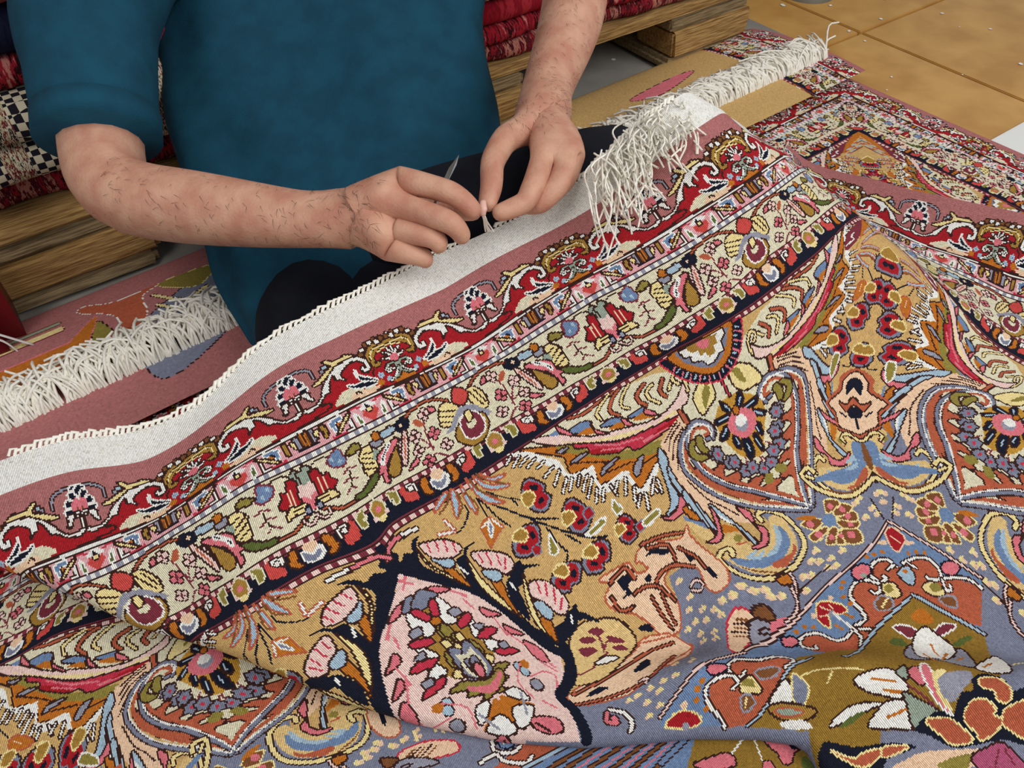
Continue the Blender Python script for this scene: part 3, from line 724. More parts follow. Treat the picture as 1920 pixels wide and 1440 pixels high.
Q e d 0 2268,2410 2331,2400 2405,2400 2443,2414 2435,2446 2314,2491 2165,2512 2165,2457
L B - 0.19 2355,2416 2424,2446
L B - 0.19 2311,2430 2378,2463
L B - 0.19 2255,2445 2323,2480
L k - 0.063 2323,2416 2408,2455
L k - 0.063 2268,2426 2356,2472
Q e u 0 2192,1823 2228,1791 2288,1796 2372,1865 2437,1904 2492,1871 2480,1917 2492,1995 2520,2117 2520,2219 2470,2298 2406,2306 2388,2238 2418,2115 2375,2037 2304,1979 2248,1987 2236,2066 2215,2136 2124,2185 2054,2128 2058,2048 2045,1977 2018,1939 1988,1879 1998,1831 2052,1805 2017,1758 2131,1782 2165,1805 2172,1864 2222,1886 2208,1830
Q n - 0 2236,1832 2290,1839 2351,1901 2324,1906 2279,1855
Q n - 0 2408,1965 2443,2026 2408,2044
Q n - 0 2453,2127 2469,2174 2458,2240 2443,2197
Q n - 0 2079,1820 2128,1826 2143,1863 2102,1870 2096,1904 2034,1885 2078,1886
Q n - 0 2008,2029 2055,2051 2043,2091 2005,2052
E n - 0.317 2196,1917
C u k 0.19 2270,1814 2349,1867 2360,1921 2351,1969
C u k 0.19 2396,1933 2442,2041 2448,2142
C u k 0.254 2201,1965 2264,1951 2335,1987 2405,2081
C u k 0.19 2105,1916 2160,1931 2208,1984 2220,2056 2226,2103
L u k 0.159 2154,1987 2108,2154
L u k 0.159 2200,2019 2139,2157
C u k 0.19 2016,1849 2012,1923 2061,1952
C u k 0.19 2045,1801 2138,1800 2148,1870
C u k 0.222 2258,1780 2356,1822 2451,1883
C l k 0.222 2326,2146 2369,2148 2384,2201 2352,2218 2320,2167
C l k 0.19 1928,1937 1962,1943 1960,1988 1931,1974
P e u 0 1953,2085 2002,2092 2078,2150 2072,2228 2096,2275 1979,2316 1896,2316 1778,2238 1702,2138 1811,2112 1901,2104
Q n - 0 1981,2145 2026,2148 2012,2194 1978,2174
Q n - 0 1806,2210 1876,2171 1878,2198 1807,2238
@fld
Q h k 0 2377,2458 2437,2446 2479,2474 2423,2504 2277,2530 2312,2491
L k - 0.142 2407,2473 2459,2482
L k - 0.142 2394,2485 2432,2493
Q B k 0 2460,2423 2528,2402 2510,2459 2453,2440
Q p - 0 2485,2468 2566,2453 2567,2473 2450,2500
C l k 0.128 2701,2370 2674,2420 2625,2456 2545,2476
@fld
P e u 0 1430,2140 1595,2114 1745,2132 1862,2117 1949,2095 2082,2172 2089,2272 1957,2281 1783,2308 1655,2303 1483,2226 1430,2190
Q n - 0 1782,2208 1882,2180 1860,2230 1794,2227
Q n - 0 1518,2187 1598,2173 1635,2211 1558,2203
C u k 0.201 1474,2144 1717,2158 1923,2153 2048,2192
C u k 0.201 1444,2199 1644,2273 1780,2301 1968,2261
C l k 0.201 1748,2285 1778,2293 1752,2311
Q y2 k 0 1728,1886 1826,1854 1891,1873 1963,1926 1977,1997 1942,2076 1838,2111 1668,2146 1522,2097 1621,1993
Q m - 0 1843,1892 1886,1913 1885,1948 1845,1926
Q m - 0 1773,1900 1827,1923 1828,1955 1777,1931
Q m - 0 1881,1967 1910,1999 1909,2040 1873,2006
Q m - 0 1729,1946 1787,1963 1789,2001 1719,1993
Q m - 0 1856,2021 1890,2046 1884,2081 1854,2052
C m - 0.1 1804,2024 1845,1976 1855,1935
C m - 0.1 1812,2016 1867,1984
C m - 0.1 1581,2063 1692,2065 1815,2032
Q w k 0 1713,2054 1791,2044 1823,2090 1761,2080
C p k 0.401 1523,2320 1493,2356 1522,2393 1528,2361
C w k 0.335 1547,2315 1578,2371 1573,2439 1542,2467
E e - 0.239 1733,2356
E y - 0.217 1748,2359
E y - 0.174 1749,2347
E e - 0.239 1745,2397
E y - 0.217 1760,2400
E y - 0.174 1760,2389
E e - 0.239 1791,2370
E y - 0.217 1806,2374
E y - 0.174 1807,2361
E e - 0.239 1839,2390
E y - 0.217 1854,2395
E y - 0.174 1855,2382
E e - 0.239 1671,2342
E y - 0.217 1687,2345
E y - 0.174 1687,2333
E e - 0.239 1628,2336
E y - 0.217 1645,2338
E y - 0.174 1645,2327
E e - 0.239 1675,2405
E y - 0.217 1691,2407
E y - 0.174 1690,2396
E e - 0.239 1705,2456
E y - 0.217 1720,2460
E y - 0.174 1718,2449
E e - 0.239 1640,2464
E y - 0.217 1656,2466
E y - 0.174 1654,2456
@fld
Q a u 0 1571,1004 1544,1038 1462,1072 1521,1025
C B - 0.229 1579,1017 1544,1063 1480,1092
Q a u 0 1600,1005 1596,1085 1546,1152 1567,1076
C B - 0.215 1615,1038 1602,1113 1558,1144
Q a u 0 1653,1011 1654,1095 1648,1187 1634,1099
C B - 0.215 1651,1060 1671,1136 1665,1174
Q a u 0 1692,1001 1713,1081 1773,1175 1804,1209 1729,1165 1698,1089
C B - 0.229 1705,1010 1727,1098 1787,1169
Q a u 0 1730,1007 1776,1088 1875,1150 1813,1138 1750,1089
C B - 0.229 1750,1004 1787,1070 1853,1131
Q a u 0 1767,1014 1806,1066 1885,1091 1810,1087
C n - 0.175 1685,1113 1707,1158 1736,1259 1770,1324
C n - 0.202 1747,1190 1815,1269 1883,1348 1999,1426
C n - 0.202 1879,1353 1951,1436 2019,1518 2104,1605 2156,1640
C n - 0.175 1930,1429 1940,1512 1957,1572 1937,1600
C n - 0.148 1994,1507 2033,1579
C n - 0.148 1752,1114 1805,1179 1884,1245
C n - 0.121 1850,1215 1854,1261
C n - 0.134 1685,1113 1689,1226
C n - 0.134 1618,1114 1611,1157 1552,1202 1503,1211
Q o u 0 1628,1250 1687,1229 1721,1280 1734,1302 1686,1319 1619,1350 1627,1302
Q s w 0 1674,1254 1687,1276 1649,1315
L w - 0.188 1634,1255 1689,1239
L w - 0.188 1701,1247 1726,1299
L w u 0.215 1419,1176 1494,1200
L w u 0.215 1485,1133 1501,1191
Q s k 0 1937,1185 1973,1182 1995,1201 2028,1256 2010,1283 2025,1325 1974,1364 1941,1350 1915,1325 1895,1252
Q R - 0 1933,1198 1972,1197 2014,1251 2001,1285 2014,1317 1969,1346 1934,1323 1931,1275 1922,1223
Q n - 0 1959,1217 1992,1232 1986,1255 1961,1241
Q n - 0 1953,1306 1979,1293 1989,1315 1962,1319
Q g y 0 1902,1233 1946,1239 1955,1277 1908,1298 1890,1272
Q s k 0 2072,1389 2107,1394 2124,1416 2144,1472 2123,1492 2129,1532 2073,1557 2046,1537 2026,1509 2021,1439
Q R - 0 2066,1400 2103,1407 2132,1464 2114,1491 2119,1523 2072,1539 2044,1511 2050,1468 2051,1419
Q n - 0 2088,1422 2116,1442 2106,1461 2084,1444
Q n - 0 2065,1500 2092,1493 2097,1516 2071,1513
Q g y 0 2031,1424 2071,1438 2073,1474 2024,1483 2013,1456
E R s 0.457 2137,1501
Q s k 0 1871,1369 1894,1397 1890,1421 1862,1466 1827,1461 1798,1487 1725,1461 1719,1431 1727,1401 1787,1359
Q R - 0 1857,1370 1880,1402 1858,1453 1820,1454 1798,1475 1741,1451 1742,1415 1786,1395 1829,1370
Q n - 0 1856,1398 1862,1430 1838,1432 1835,1408
Q n - 0 1771,1424 1799,1439 1784,1456 1763,1435
Q g y 0 1808,1358 1828,1394 1800,1415 1750,1385 1765,1362
E R s 0.403 1831,1480
Q s k 0 2120,1631 2139,1661 2134,1684 2106,1725 2076,1716 2050,1739 1992,1707 1987,1676 1995,1649 2047,1613
Q R - 0 2108,1631 2126,1663 2104,1712 2071,1709 2051,1727 2005,1698 2007,1663 2045,1649 2083,1628
Q n - 0 2105,1658 2109,1689 2088,1689 2087,1665
Q n - 0 2031,1675 2054,1692 2041,1707 2024,1685
Q g y 0 2066,1615 2082,1652 2056,1669 2015,1636 2028,1615
Q s k 0 1966,1625 1980,1655 1970,1675 1932,1707 1902,1695 1868,1712 1807,1674 1809,1645 1825,1620 1891,1596
Q R - 0 1953,1623 1966,1655 1933,1696 1897,1687 1872,1702 1824,1668 1835,1636 1881,1628 1927,1615
Q n - 0 1945,1647 1943,1676 1920,1672 1923,1650
Q n - 0 1859,1650 1882,1670 1864,1681 1850,1658
Q g y 0 1911,1600 1920,1637 1889,1649 1850,1611 1870,1594
Q v w 0 2074,1568 2161,1570 2188,1570 2130,1591
Q v w 0 1924,1460 1923,1501 1921,1542 1885,1532
@fld
Q s k 0 2249,1610 2274,1619 2283,1639 2290,1685 2270,1697 2269,1730 2221,1738 2204,1717 2193,1692 2202,1638
Q R - 0 2242,1617 2269,1629 2282,1677 2263,1695 2263,1721 2224,1725 2207,1697 2219,1665 2228,1628
Q n - 0 2255,1637 2273,1658 2262,1671 2249,1653
Q n - 0 2225,1693 2246,1693 2247,1711 2227,1704
Q g y 0 2212,1629 2239,1647 2235,1674 2196,1672 2193,1649
E R s 0.39 2303,1712
Q v w 0 2325,1702 2406,1706 2401,1728 2325,1732
Q v w 0 2264,1531 2275,1589 2249,1596 2241,1565
Q v w 0 2084,1572 2173,1561 2177,1583 2112,1590
@drop
P l - 0 1062,1170 1205,1329 1350,1459 1442,1576 1492,1688 1522,1791 1625,1908 1538,2020 1420,2099 1033,2072 975,1743
@drop
P l - 0 1291,1545 1506,1671 1559,1791 1632,1896 1557,2000 1385,2105 1391,2234 1325,2367 1112,2242 950,2050 951,1908
@drop
L p - 0.258 1061,1212 1126,1289
L p - 0.258 1258,1401 1331,1479
Q p k 0 1166,1346 1222,1363 1276,1411 1199,1389
Q p k 0 1354,1558 1399,1594 1443,1632 1357,1610
Q p k 0 1417,1679 1459,1721 1498,1764 1421,1730
Q p k 0 1465,1791 1527,1850 1520,1932 1466,1894
L p - 0.215 1302,1484 1320,1543
L p - 0.215 1389,1630 1396,1729
L p - 0.215 1471,1915 1512,1996
Q g - 0 1010,1453 1062,1407 1114,1440 1151,1560 1197,1671 1255,1738 1211,1823 1147,1776 1082,1678 973,1698 973,1577
Q s k 0 998,1400 1067,1333 1153,1394 1104,1427 1052,1405
Q o - 0 1025,1508 1098,1487 1082,1544 1015,1569
Q w k 0 1181,1408 1212,1478 1187,1560 1126,1528
Q w k 0 1261,1576 1267,1648 1250,1695 1209,1658
Q w k 0 1248,1704 1309,1736 1301,1785 1232,1762
Q d k 0 1135,1412 1170,1410 1138,1490 1108,1474
Q d k 0 1185,1569 1268,1546 1273,1581 1188,1605
Q d k 0 1227,1675 1311,1656 1361,1687 1264,1703
Q d k 0 1259,1770 1357,1793 1392,1827 1285,1812
Q h k 0 1184,1494 1238,1500 1243,1536 1196,1535
Q h k 0 1251,1612 1308,1635 1265,1651
Q h k 0 1309,1748 1356,1755 1349,1787 1306,1777
Q v k 0 1076,1540 1116,1564 1108,1648 1062,1654
Q v k 0 1112,1606 1153,1648 1135,1717 1103,1689
Q v k 0 1174,1669 1200,1747 1153,1769
Q y k 0 1046,1613 1081,1630 1064,1678 1042,1655
Q y k 0 1100,1654 1132,1683 1112,1718 1089,1694
Q y k 0 1146,1712 1183,1739 1154,1771 1134,1740
Q y k 0 1192,1775 1225,1798 1187,1826 1172,1800
Q s k 0 1054,1661 1113,1715 1165,1784 1163,1835 1091,1874 1028,1850 1025,1775 1032,1714
Q c - 0 1057,1707 1116,1749 1133,1822 1083,1860 1048,1822 1048,1757
Q s k 0 1072,1749 1119,1782 1109,1853 1066,1811
Q p k 0 1082,1787 1116,1812 1111,1863 1079,1848
Q v k 0 1000,1862 1082,1886 1149,1868 1208,1840 1282,1858 1201,1890 1226,1919 1151,1937 1167,1976 1028,1936 988,1896
Q p - 0 1036,1894 1123,1916 1191,1874 1203,1890 1117,1953 1036,1923
E a k 0.473 1320,1895
E a k 0.473 1337,1928
E o - 0.516 1367,1894
C p - 0.15 1343,1963 1441,1968 1478,2016 1420,2084
E h k 0.645 1343,2015
@drop
Q o - 0 1113,1984 1202,2053 1255,2097 1171,2078 1098,2120
Q w k 0 1154,1973 1225,1984 1249,2064 1172,2020
Q w k 0 1139,2063 1241,2101 1168,2165 1108,2163
Q p k 0 1200,2151 1299,2202 1294,2274 1230,2262 1175,2198
L k - 0.287 1199,2180 1231,2248
L p - 0.205 1386,1683 1452,1803
L p - 0.246 1477,1831 1522,1973
L p - 0.205 1308,2101 1345,2162
L h - 0.246 973,2016 1016,2124
C p - 0.144 1340,1885 1259,1957 1272,2064
E h k 0.615 1344,2011
@drop
C n - 1.133 1074,1124 1165,1239 1290,1367 1403,1482 1478,1607 1532,1728 1584,1860 1637,1946 1552,2052 1435,2107
@drop
C n - 1.041 1535,1681 1573,1777 1669,1880 1637,1965 1515,2065 1409,2117 1411,2212 1377,2337 1350,2384
@drop
Q n - 0 1111,1172 1163,1158 1191,1146 1237,1169 1262,1137 1327,1126 1273,1163 1255,1191 1233,1236 1262,1294 1285,1349 1179,1292
Q n - 0 1414,1311 1458,1315 1495,1288 1572,1289 1492,1305 1473,1341 1453,1378 1469,1468 1480,1511 1400,1447 1397,1368
Q n - 0 1661,1479 1716,1470 1730,1497 1818,1547 1727,1520 1685,1558 1634,1577 1622,1649 1590,1725 1554,1623 1584,1529 1630,1507
Q n - 0 1800,1783 1868,1773 1802,1854 1669,1877 1701,1804 1766,1799
Q y k 0 1271,1172 1265,1265 1337,1395 1384,1439 1282,1286
Q o k 0 1320,1298 1355,1325 1378,1377 1387,1450 1342,1389
Q a k 0 1296,1245 1342,1250 1393,1300 1385,1334 1336,1319 1317,1288
Q l k 0 1292,1165 1351,1179 1412,1199 1456,1237 1479,1280 1439,1298 1388,1289 1310,1246
L d - 0.184 1333,1180 1319,1222
L d - 0.184 1379,1192 1361,1239
L d - 0.184 1421,1211 1400,1261
L d - 0.184 1453,1242 1437,1281
Q y k 0 1470,1340 1468,1413 1492,1524 1548,1674 1473,1571 1442,1455
Q o k 0 1517,1481 1566,1510 1548,1601 1555,1694 1522,1601
Q a k 0 1496,1426 1551,1428 1599,1474 1568,1497 1525,1486
Q l k 0 1503,1329 1570,1348 1625,1380 1673,1422 1683,1472 1618,1494 1581,1450 1518,1411
L d - 0.184 1535,1345 1532,1391
L d - 0.184 1580,1364 1571,1419
L d - 0.184 1627,1392 1613,1442
L d - 0.184 1654,1432 1625,1471
Q y k 0 1701,1532 1668,1635 1648,1729 1654,1832 1614,1752 1640,1639
Q o k 0 1656,1732 1701,1767 1660,1863 1642,1790
Q a k 0 1669,1660 1728,1678 1741,1736 1706,1764 1677,1725
Q l k 0 1711,1579 1783,1607 1821,1660 1839,1738 1799,1776 1758,1754 1726,1680 1681,1634
L d - 0.184 1746,1597 1734,1642
L d - 0.184 1782,1624 1759,1671
L d - 0.184 1808,1663 1779,1715
L d - 0.184 1824,1713 1785,1751
L w - 0.246 1402,1352 1420,1398
L w - 0.246 1609,1531 1615,1568
Q n - 0 1076,1030 1099,1038 1107,1064 1078,1119 1063,1096 1075,1053
C p k 0.348 1089,1113 1141,1070 1212,1075 1256,1086
L w k 0.328 1260,1083 1338,1096
@drop
Q n - 0 1718,1834 1807,1801 1840,1786 1884,1833 1908,1901 1869,1851 1802,1833 1718,1874
L w - 0.131 1820,1791 1798,1830
@fld
Q m - 0 4252,1090 4417,1062 4935,1024 4395,1152 4266,1180 4183,1160
C w - 0.24 4352,1107 4301,1116 4300,1147 4207,1138
C B - 0.275 4324,1225 4421,1220 5156,1198
C B - 0.275 4393,1168 5153,1095 4821,1137
C B - 0.275 4286,1248 4347,1298 4387,1362
C B - 0.275 4244,1281 4302,1342 4314,1422
C a u 0.223 4345,1222 5093,1133 5015,1178
C a u 0.223 4417,1163 5020,1086 4781,1124
C a u 0.223 4301,1242 4364,1280 4402,1342
C a u 0.223 4258,1275 4317,1332 4330,1411
C a u 0.223 4227,1258 4233,1333 4252,1393
Q o - 0 4794,1003 5594,1081 4922,1058 4359,1179 4268,1216
C n - 0.154 5050,1134 5457,1224 4781,1257
C n - 0.154 4350,1363 4339,1452 4313,1512
C n - 0.24 4259,1627 4181,1708 4110,1787
C n - 0.154 4251,1402 4248,1494
L n - 0.137 4223,1362 4188,1433
C n - 0.154 4163,1629 4243,1617
Q o u 0 4088,1501 4144,1442 4187,1449 4199,1481 4153,1510
L e - 0.137 4165,1461 4146,1483
Q s k 0 4723,1367 4723,1415 4592,1471 4463,1530 4415,1515 4360,1527 4296,1454 4311,1417 4346,1391 4485,1371
Q R - 0 4670,1380 4621,1438 4470,1515 4411,1505 4368,1516 4319,1455 4348,1417 4422,1424 4556,1394
Q n - 0 4554,1440 4508,1487 4459,1487 4487,1455
Q n - 0 4373,1448 4395,1481 4364,1489 4355,1455
Q g y 0 4535,1373 4496,1435 4418,1455 4388,1389 4441,1368
Q s k 0 4286,1512 4314,1541 4316,1565 4301,1610 4269,1607 4251,1634 4185,1605 4170,1570 4167,1537 4207,1493
Q R - 0 4273,1512 4302,1545 4295,1598 4261,1600 4248,1622 4194,1594 4184,1554 4216,1535 4247,1510
Q n - 0 4279,1542 4292,1574 4271,1577 4262,1551
Q n - 0 4211,1566 4239,1584 4231,1601 4208,1578
Q g y 0 4226,1495 4253,1537 4233,1558 4182,1520 4189,1495
Q s k 0 4136,1557 4167,1593 4171,1621 4159,1672 4126,1666 4108,1697 4035,1660 4018,1619 4014,1580 4053,1533
Q R - 0 4123,1557 4155,1597 4152,1657 4117,1658 4104,1683 4045,1648 4033,1601 4065,1581 4096,1553
Q n - 0 4132,1592 4148,1630 4127,1632 4115,1602
Q n - 0 4062,1616 4093,1638 4086,1658 4059,1630
Q g y 0 4073,1535 4105,1585 4085,1608 4029,1562 4034,1534
@fld
Q s k 0 3937,1558 3979,1593 3995,1629 4006,1701 3976,1706 3972,1752 3896,1733 3867,1688 3849,1641 3861,1563
Q R - 0 3927,1564 3971,1603 3995,1685 3965,1698 3964,1735 3900,1714 3872,1659 3891,1620 3905,1570
Q n - 0 3949,1606 3979,1650 3962,1661 3940,1626
Q n - 0 3903,1667 3937,1683 3938,1711 3906,1686
Q g y 0 3878,1557 3924,1608 3919,1647 3854,1612 3847,1574
Q s k 0 4118,1804 4134,1839 4124,1862 4087,1900 4058,1885 4026,1902 3970,1848 3969,1812 3981,1784 4042,1764
Q R - 0 4105,1801 4120,1840 4088,1886 4054,1875 4029,1890 3985,1843 3992,1805 4036,1802 4080,1791
Q n - 0 4099,1829 4097,1863 4075,1858 4078,1832
Q n - 0 4017,1826 4039,1853 4022,1865 4008,1835
Q g y 0 4062,1771 4075,1816 4045,1828 4004,1776 4021,1759
Q v w 0 3816,1752 3876,1690 3907,1728 3821,1792
C n - 0.176 3911,1795 3938,1830 3984,1845
Q u - 0 3696,1865 3823,1877 3876,1839 3962,1865 4010,1917 4014,2010 3977,2082 3951,2167 3845,2217 3786,2183 3716,2163 3664,2026 3700,1957
Q e k 0 3717,1886 3833,1911 3888,1876 3963,1890 3996,1942 3982,2034 3949,2096 3929,2160 3874,2177 3734,2154 3681,2030 3724,1956
Q n - 0 3855,1944 3903,1900 3956,1927 3972,2000 3928,2051 3904,2044 3942,1986 3924,1957 3859,1963
Q u k 0 3785,1940 3809,1992 3875,1998 3875,2055 3914,2064 3874,2081 3844,2025 3780,2014
Q n - 0 3788,2020 3835,2032 3839,2071 3789,2076 3773,2047
L n - 0.235 3797,2071 3754,2120
L n - 0.195 3756,2030 3743,1978
L n - 0.195 3821,2093 3872,2119
L u k 0.254 3664,2026 3721,2154 3870,2201
Q b - 0 3637,2131 3689,2141 3688,2187 3654,2245 3531,2234 3413,2156 3298,2057 3261,2009 3413,2098 3526,2170 3594,2162
Q a - 0 3594,2162 3521,2150 3595,2206 3479,2158 3552,2214
C y k 0.254 3624,2089 3635,2058 3681,2085 3703,2169 3793,2211 3801,2252 3767,2246
C B - 0.508 3688,2187 3623,2238 3597,2282
C y k 0.274 3342,2030 3324,1979 3281,1983 3299,2032
@fld
C y k 0.435 3334,2017 3327,1977 3273,1970 3260,2016 3287,2128 3354,2237 3437,2282 3553,2309
C B - 0.217 3306,2128 3371,2228 3463,2270
@act
P b - 0 3382,2489 3407,2632 3469,2889 3502,3010 3277,3159 3226,3065 3089,2785 2550,2868 2461,2851 2175,2526 2461,2518 2742,2470
@act
P b - 0 1658,2541 1683,2503 1823,2456 1982,2462 2109,2486 2206,2534 2449,2613 2187,2746 1969,2809
@act
Q R e 0 3321,2499 3362,2513 3370,2552 3350,2599 3254,2598 3268,2544
L e - 0.079 3308,2527 3316,2591
Q e - 0 3222,2495 3269,2514 3247,2536
Q e - 0 3347,2603 3376,2655 3325,2617
P u - 0 3078,2556 3136,2545 3175,2597 3164,2640 3240,2661 3332,2726 3353,2807 3315,2855 3395,2937 3459,3037 3292,3149 3233,3060 3095,2778 2599,2841 2496,2682 2496,2596 2547,2566 2602,2585 2665,2705 2737,2749 2790,2732 2847,2745 2872,2709 2888,2618 2933,2565 2991,2582 3026,2630 3049,2570
C w k 0.285 3166,2630 3167,2574 3108,2544 3041,2576 3042,2634 3074,2637 3078,2623
C w k 0.253 3030,2640 3002,2674 2978,2665 2977,2644
C w k 0.285 3030,2636 2998,2575 2945,2564 2889,2604 2872,2709 2850,2748 2788,2733 2751,2740 2663,2707 2622,2604 2561,2564 2507,2579 2495,2615 2521,2665 2537,2644
C w k 0.285 3210,2646 3287,2682 3344,2743 3345,2812 3311,2852 3255,2813 3244,2780
C w k 0.253 3311,2858 3391,2917 3439,2976 3452,3042
C w k 0.253 3312,2864 3291,2915 3315,2935 3328,2912
L w k 0.221 3120,2611 3169,2619
L w k 0.221 3230,2665 3239,2712
C w k 0.221 2782,2738 2849,2810 2904,2809
C w k 0.221 2782,2738 2769,2789 2711,2822
Q y k 0 3033,2650 3075,2672 3061,2737 3032,2745 3004,2703
Q v - 0 3032,2661 3062,2674 3040,2707 3016,2689
Q y k 0 3174,2788 3247,2818 3276,2913 3231,2909 3179,2840
Q v - 0 3223,2820 3276,2856 3265,2893 3213,2859
Q B h 0 2942,2710 2990,2698 3004,2737 2985,2771 2935,2753
L y - 0.158 2997,2721 2953,2744
Q B h 0 3225,2915 3297,2963 3273,3008 3233,2966
Q a k 0 3137,2654 3207,2666 3197,2723 3136,2744 3125,2710
E o - 0.253 3175,2677
Q R y 0 2721,2509 2750,2499 2789,2527 2826,2599 2830,2652 2792,2634 2748,2579 2701,2632 2681,2557
L e - 0.063 2742,2518 2775,2596
L e - 0.063 2788,2542 2775,2609
L e - 0.063 2703,2552 2763,2594
E h - 0.348 2759,2590
L w - 0.253 2769,2602 2783,2737
L o - 0.221 2805,2649 2821,2698
L o - 0.221 2730,2649 2741,2691
E o - 0.253 2923,2514
E o - 0.253 2893,2533
E o - 0.253 2866,2577
E o - 0.253 2864,2635
E o - 0.237 2597,2533
E o - 0.237 2634,2561
E o - 0.237 2543,2531
E o - 0.237 3151,2517
E o - 0.237 3115,2501
E o - 0.237 3194,2541
E o - 0.237 3359,2714
E o - 0.237 3327,2675
E o - 0.237 3285,2647
E e - 0.285 2815,2529
E e - 0.285 2678,2522
Q p n 0 2995,2501 3057,2503 3076,2540 3035,2573 2975,2555
E z - 0.285 3017,2559
Q p n 0 3378,2817 3440,2851 3453,2898 3395,2903 3354,2855
Q p n 0 2453,2531 2498,2535 2513,2561 2479,2582 2436,2563
C l k 0.206 3385,2487 2742,2470 2520,2500 2372,2519 2175,2526
C l k 0.206 3385,2487 3415,2679 3465,2892 3495,3014
P O - 0 3087,2788 3226,3065 3257,3188 2776,3504 2131,2963 2392,2851 2526,2844 2571,2856
@act
P O - 0 2395,2652 2454,2684 2780,2878 2308,3318 2100,3146 2175,2994 1969,2809 2166,2748
P u - 0 2037,2546 2099,2533 2177,2588 2303,2651 2332,2678 2225,2725 2099,2786 1988,2808 1878,2747 1889,2700 1872,2621 1916,2551 2006,2555 2043,2598 2042,2575
C w k 0.275 2091,2603 2061,2613 2037,2580 2051,2532 2114,2532 2198,2609 2328,2640 2330,2678 2248,2700
C w k 0.275 1998,2630 2036,2621 2023,2572 1953,2543 1895,2550 1875,2615 1889,2700 1883,2742
Q y k 0 2046,2629 2099,2640 2095,2722 2053,2700 2020,2666
Q v - 0 2042,2635 2087,2642 2082,2685 2046,2657
Q B h 0 2131,2637 2218,2680 2186,2702 2127,2676
Q B h 0 2005,2688 2043,2700 2043,2744 1988,2745
L y - 0.174 2024,2703 2002,2730
Q p n 0 1964,2475 2012,2479 2048,2524 2018,2542 1955,2514
Q R y 0 1679,2563 1714,2540 1763,2547 1806,2596 1816,2644 1765,2638
E h - 0.377 1748,2620
E e - 0.319 1788,2534
E o - 0.29 1869,2519
E o - 0.29 1841,2556
E o - 0.29 1907,2509
E o - 0.261 1855,2620
C a k 0.203 2434,2699 2313,2700 2166,2748 2048,2799 1972,2804
C l k 0.203 1683,2504 1795,2469 1931,2447 2042,2463 2182,2531
Q w k 0 2097,2786 2210,2742 2207,2816 2171,2845
Q s y 0 2258,2743 2278,2823 2247,2868 2205,2891 2197,2827
Q g k 0 2082,2799 2154,2828 2247,2941 2202,2953 2118,2892
Q z u 0 2103,2828 2155,2857 2198,2916 2132,2884
Q w - 0 2103,2888 2181,2944 2190,2998 2099,2921
C y - 0.188 2277,2771 2379,2798 2517,2945
C y - 0.188 2408,2847 2352,2878
@act
C a k 0.266 3095,2778 2593,2844 2526,2824
C a k 0.266 3095,2778 3175,2934 3233,3060 3270,3181
@act
Q o - 0 3025,2860 3094,2865 3124,2956 3094,2967 3024,2899
Q m w 0 2921,2852 2976,2889 2994,2947 2931,2942 2918,2893
Q m w 0 3078,3004 3152,3019 3192,3066 3099,3043
Q G - 0 2832,2892 2888,2917 2869,2973 2825,2937
Q G - 0 3096,3106 3180,3124 3204,3153 3103,3134
Q h k 0 2782,3001 2900,2974 2904,3024 3028,3102 3094,3156 3015,3239 2969,3248 2901,3148 2777,3065
Q w k 0 2860,3006 2974,2946 3053,2952 3076,3008 3089,3084 3057,3136 2945,3133 2818,3071
L o - 0.251 3007,3027 2955,3095
L o - 0.251 2868,3049 2835,3119
L o - 0.251 3015,3110 2907,3127
L o - 0.217 2986,3172 3034,3180
Q w k 0 2983,3256 3095,3265 3154,3287 3067,3372 3017,3361 2975,3296
L o - 0.201 3008,3281 3064,3292
C y - 0.167 3106,3360 3218,3382
Q w k 0 2449,2953 2541,2971 2628,3017 2633,3092 2615,3147 2567,3152 2506,3080 2468,3026
L o - 0.284 2522,3003 2599,3078
L o - 0.284 2537,3082 2590,3139
Q w k 0 2396,3162 2471,3131 2522,3131 2578,3178 2562,3249 2548,3300 2479,3244
L o - 0.251 2483,3185 2560,3207
Q w k 0 2256,3045 2343,3028 2427,3059 2498,3123 2439,3105 2335,3077
Q G - 0 2291,3075 2359,3074 2423,3099 2341,3100
Q p k 0 2680,3079 2732,3092 2692,3168 2666,3147
Q z k 0 2635,3054 2699,3047 2650,3106
Q z k 0 2594,3141 2626,3209 2665,3313 2546,3299 2573,3199
C m - 0.201 2629,3127 2664,3272
Q p w 0 2740,3104 2772,3114 2704,3241 2713,3364 2685,3269 2696,3173
Q y - 0 2749,3156 2814,3189 2730,3221 2722,3350 2697,3248
Q h - 0 2761,3190 2910,3237 2902,3282 2807,3301 2741,3314 2716,3253
Q n - 0 2889,3287 2961,3303 2988,3377 2976,3446 3025,3490 2908,3670 2817,3585 2696,3516 2628,3469 2583,3369 2545,3298 2669,3302 2709,3368 2755,3324 2801,3307 2843,3328
Q u y 0 2917,3309 2974,3359 2966,3436 2925,3469 2900,3436 2913,3387 2889,3343
Q u y 0 2807,3367 2859,3397 2865,3459 2844,3472 2859,3528 2750,3530 2744,3484 2745,3399
Q u y 0 2900,3488 2994,3528 2918,3660 2866,3565 2859,3528
Q u y 0 2606,3304 2661,3336 2700,3382 2713,3499 2639,3458 2623,3391
Q e - 0 2356,3365 2435,3370 2524,3404 2661,3505 2723,3560 2671,3565 2597,3566
Q v - 0 2523,3473 2606,3501 2669,3544 2597,3566 2532,3511
Q n - 0 2196,3080 2288,3181 2415,3268 2497,3357 2369,3316 2297,3316 2119,3168
Q u y 0 2198,3129 2251,3217 2302,3227 2373,3266 2330,3283 2248,3257
Q u y 0 2389,3269 2471,3336 2361,3300
Q p2 k 0 2661,3549 2743,3564 2808,3595 2824,3703 2811,3744 2662,3620
L m - 0.1 2777,3602 2712,3641
L m - 0.1 2798,3619 2784,3690
@cc
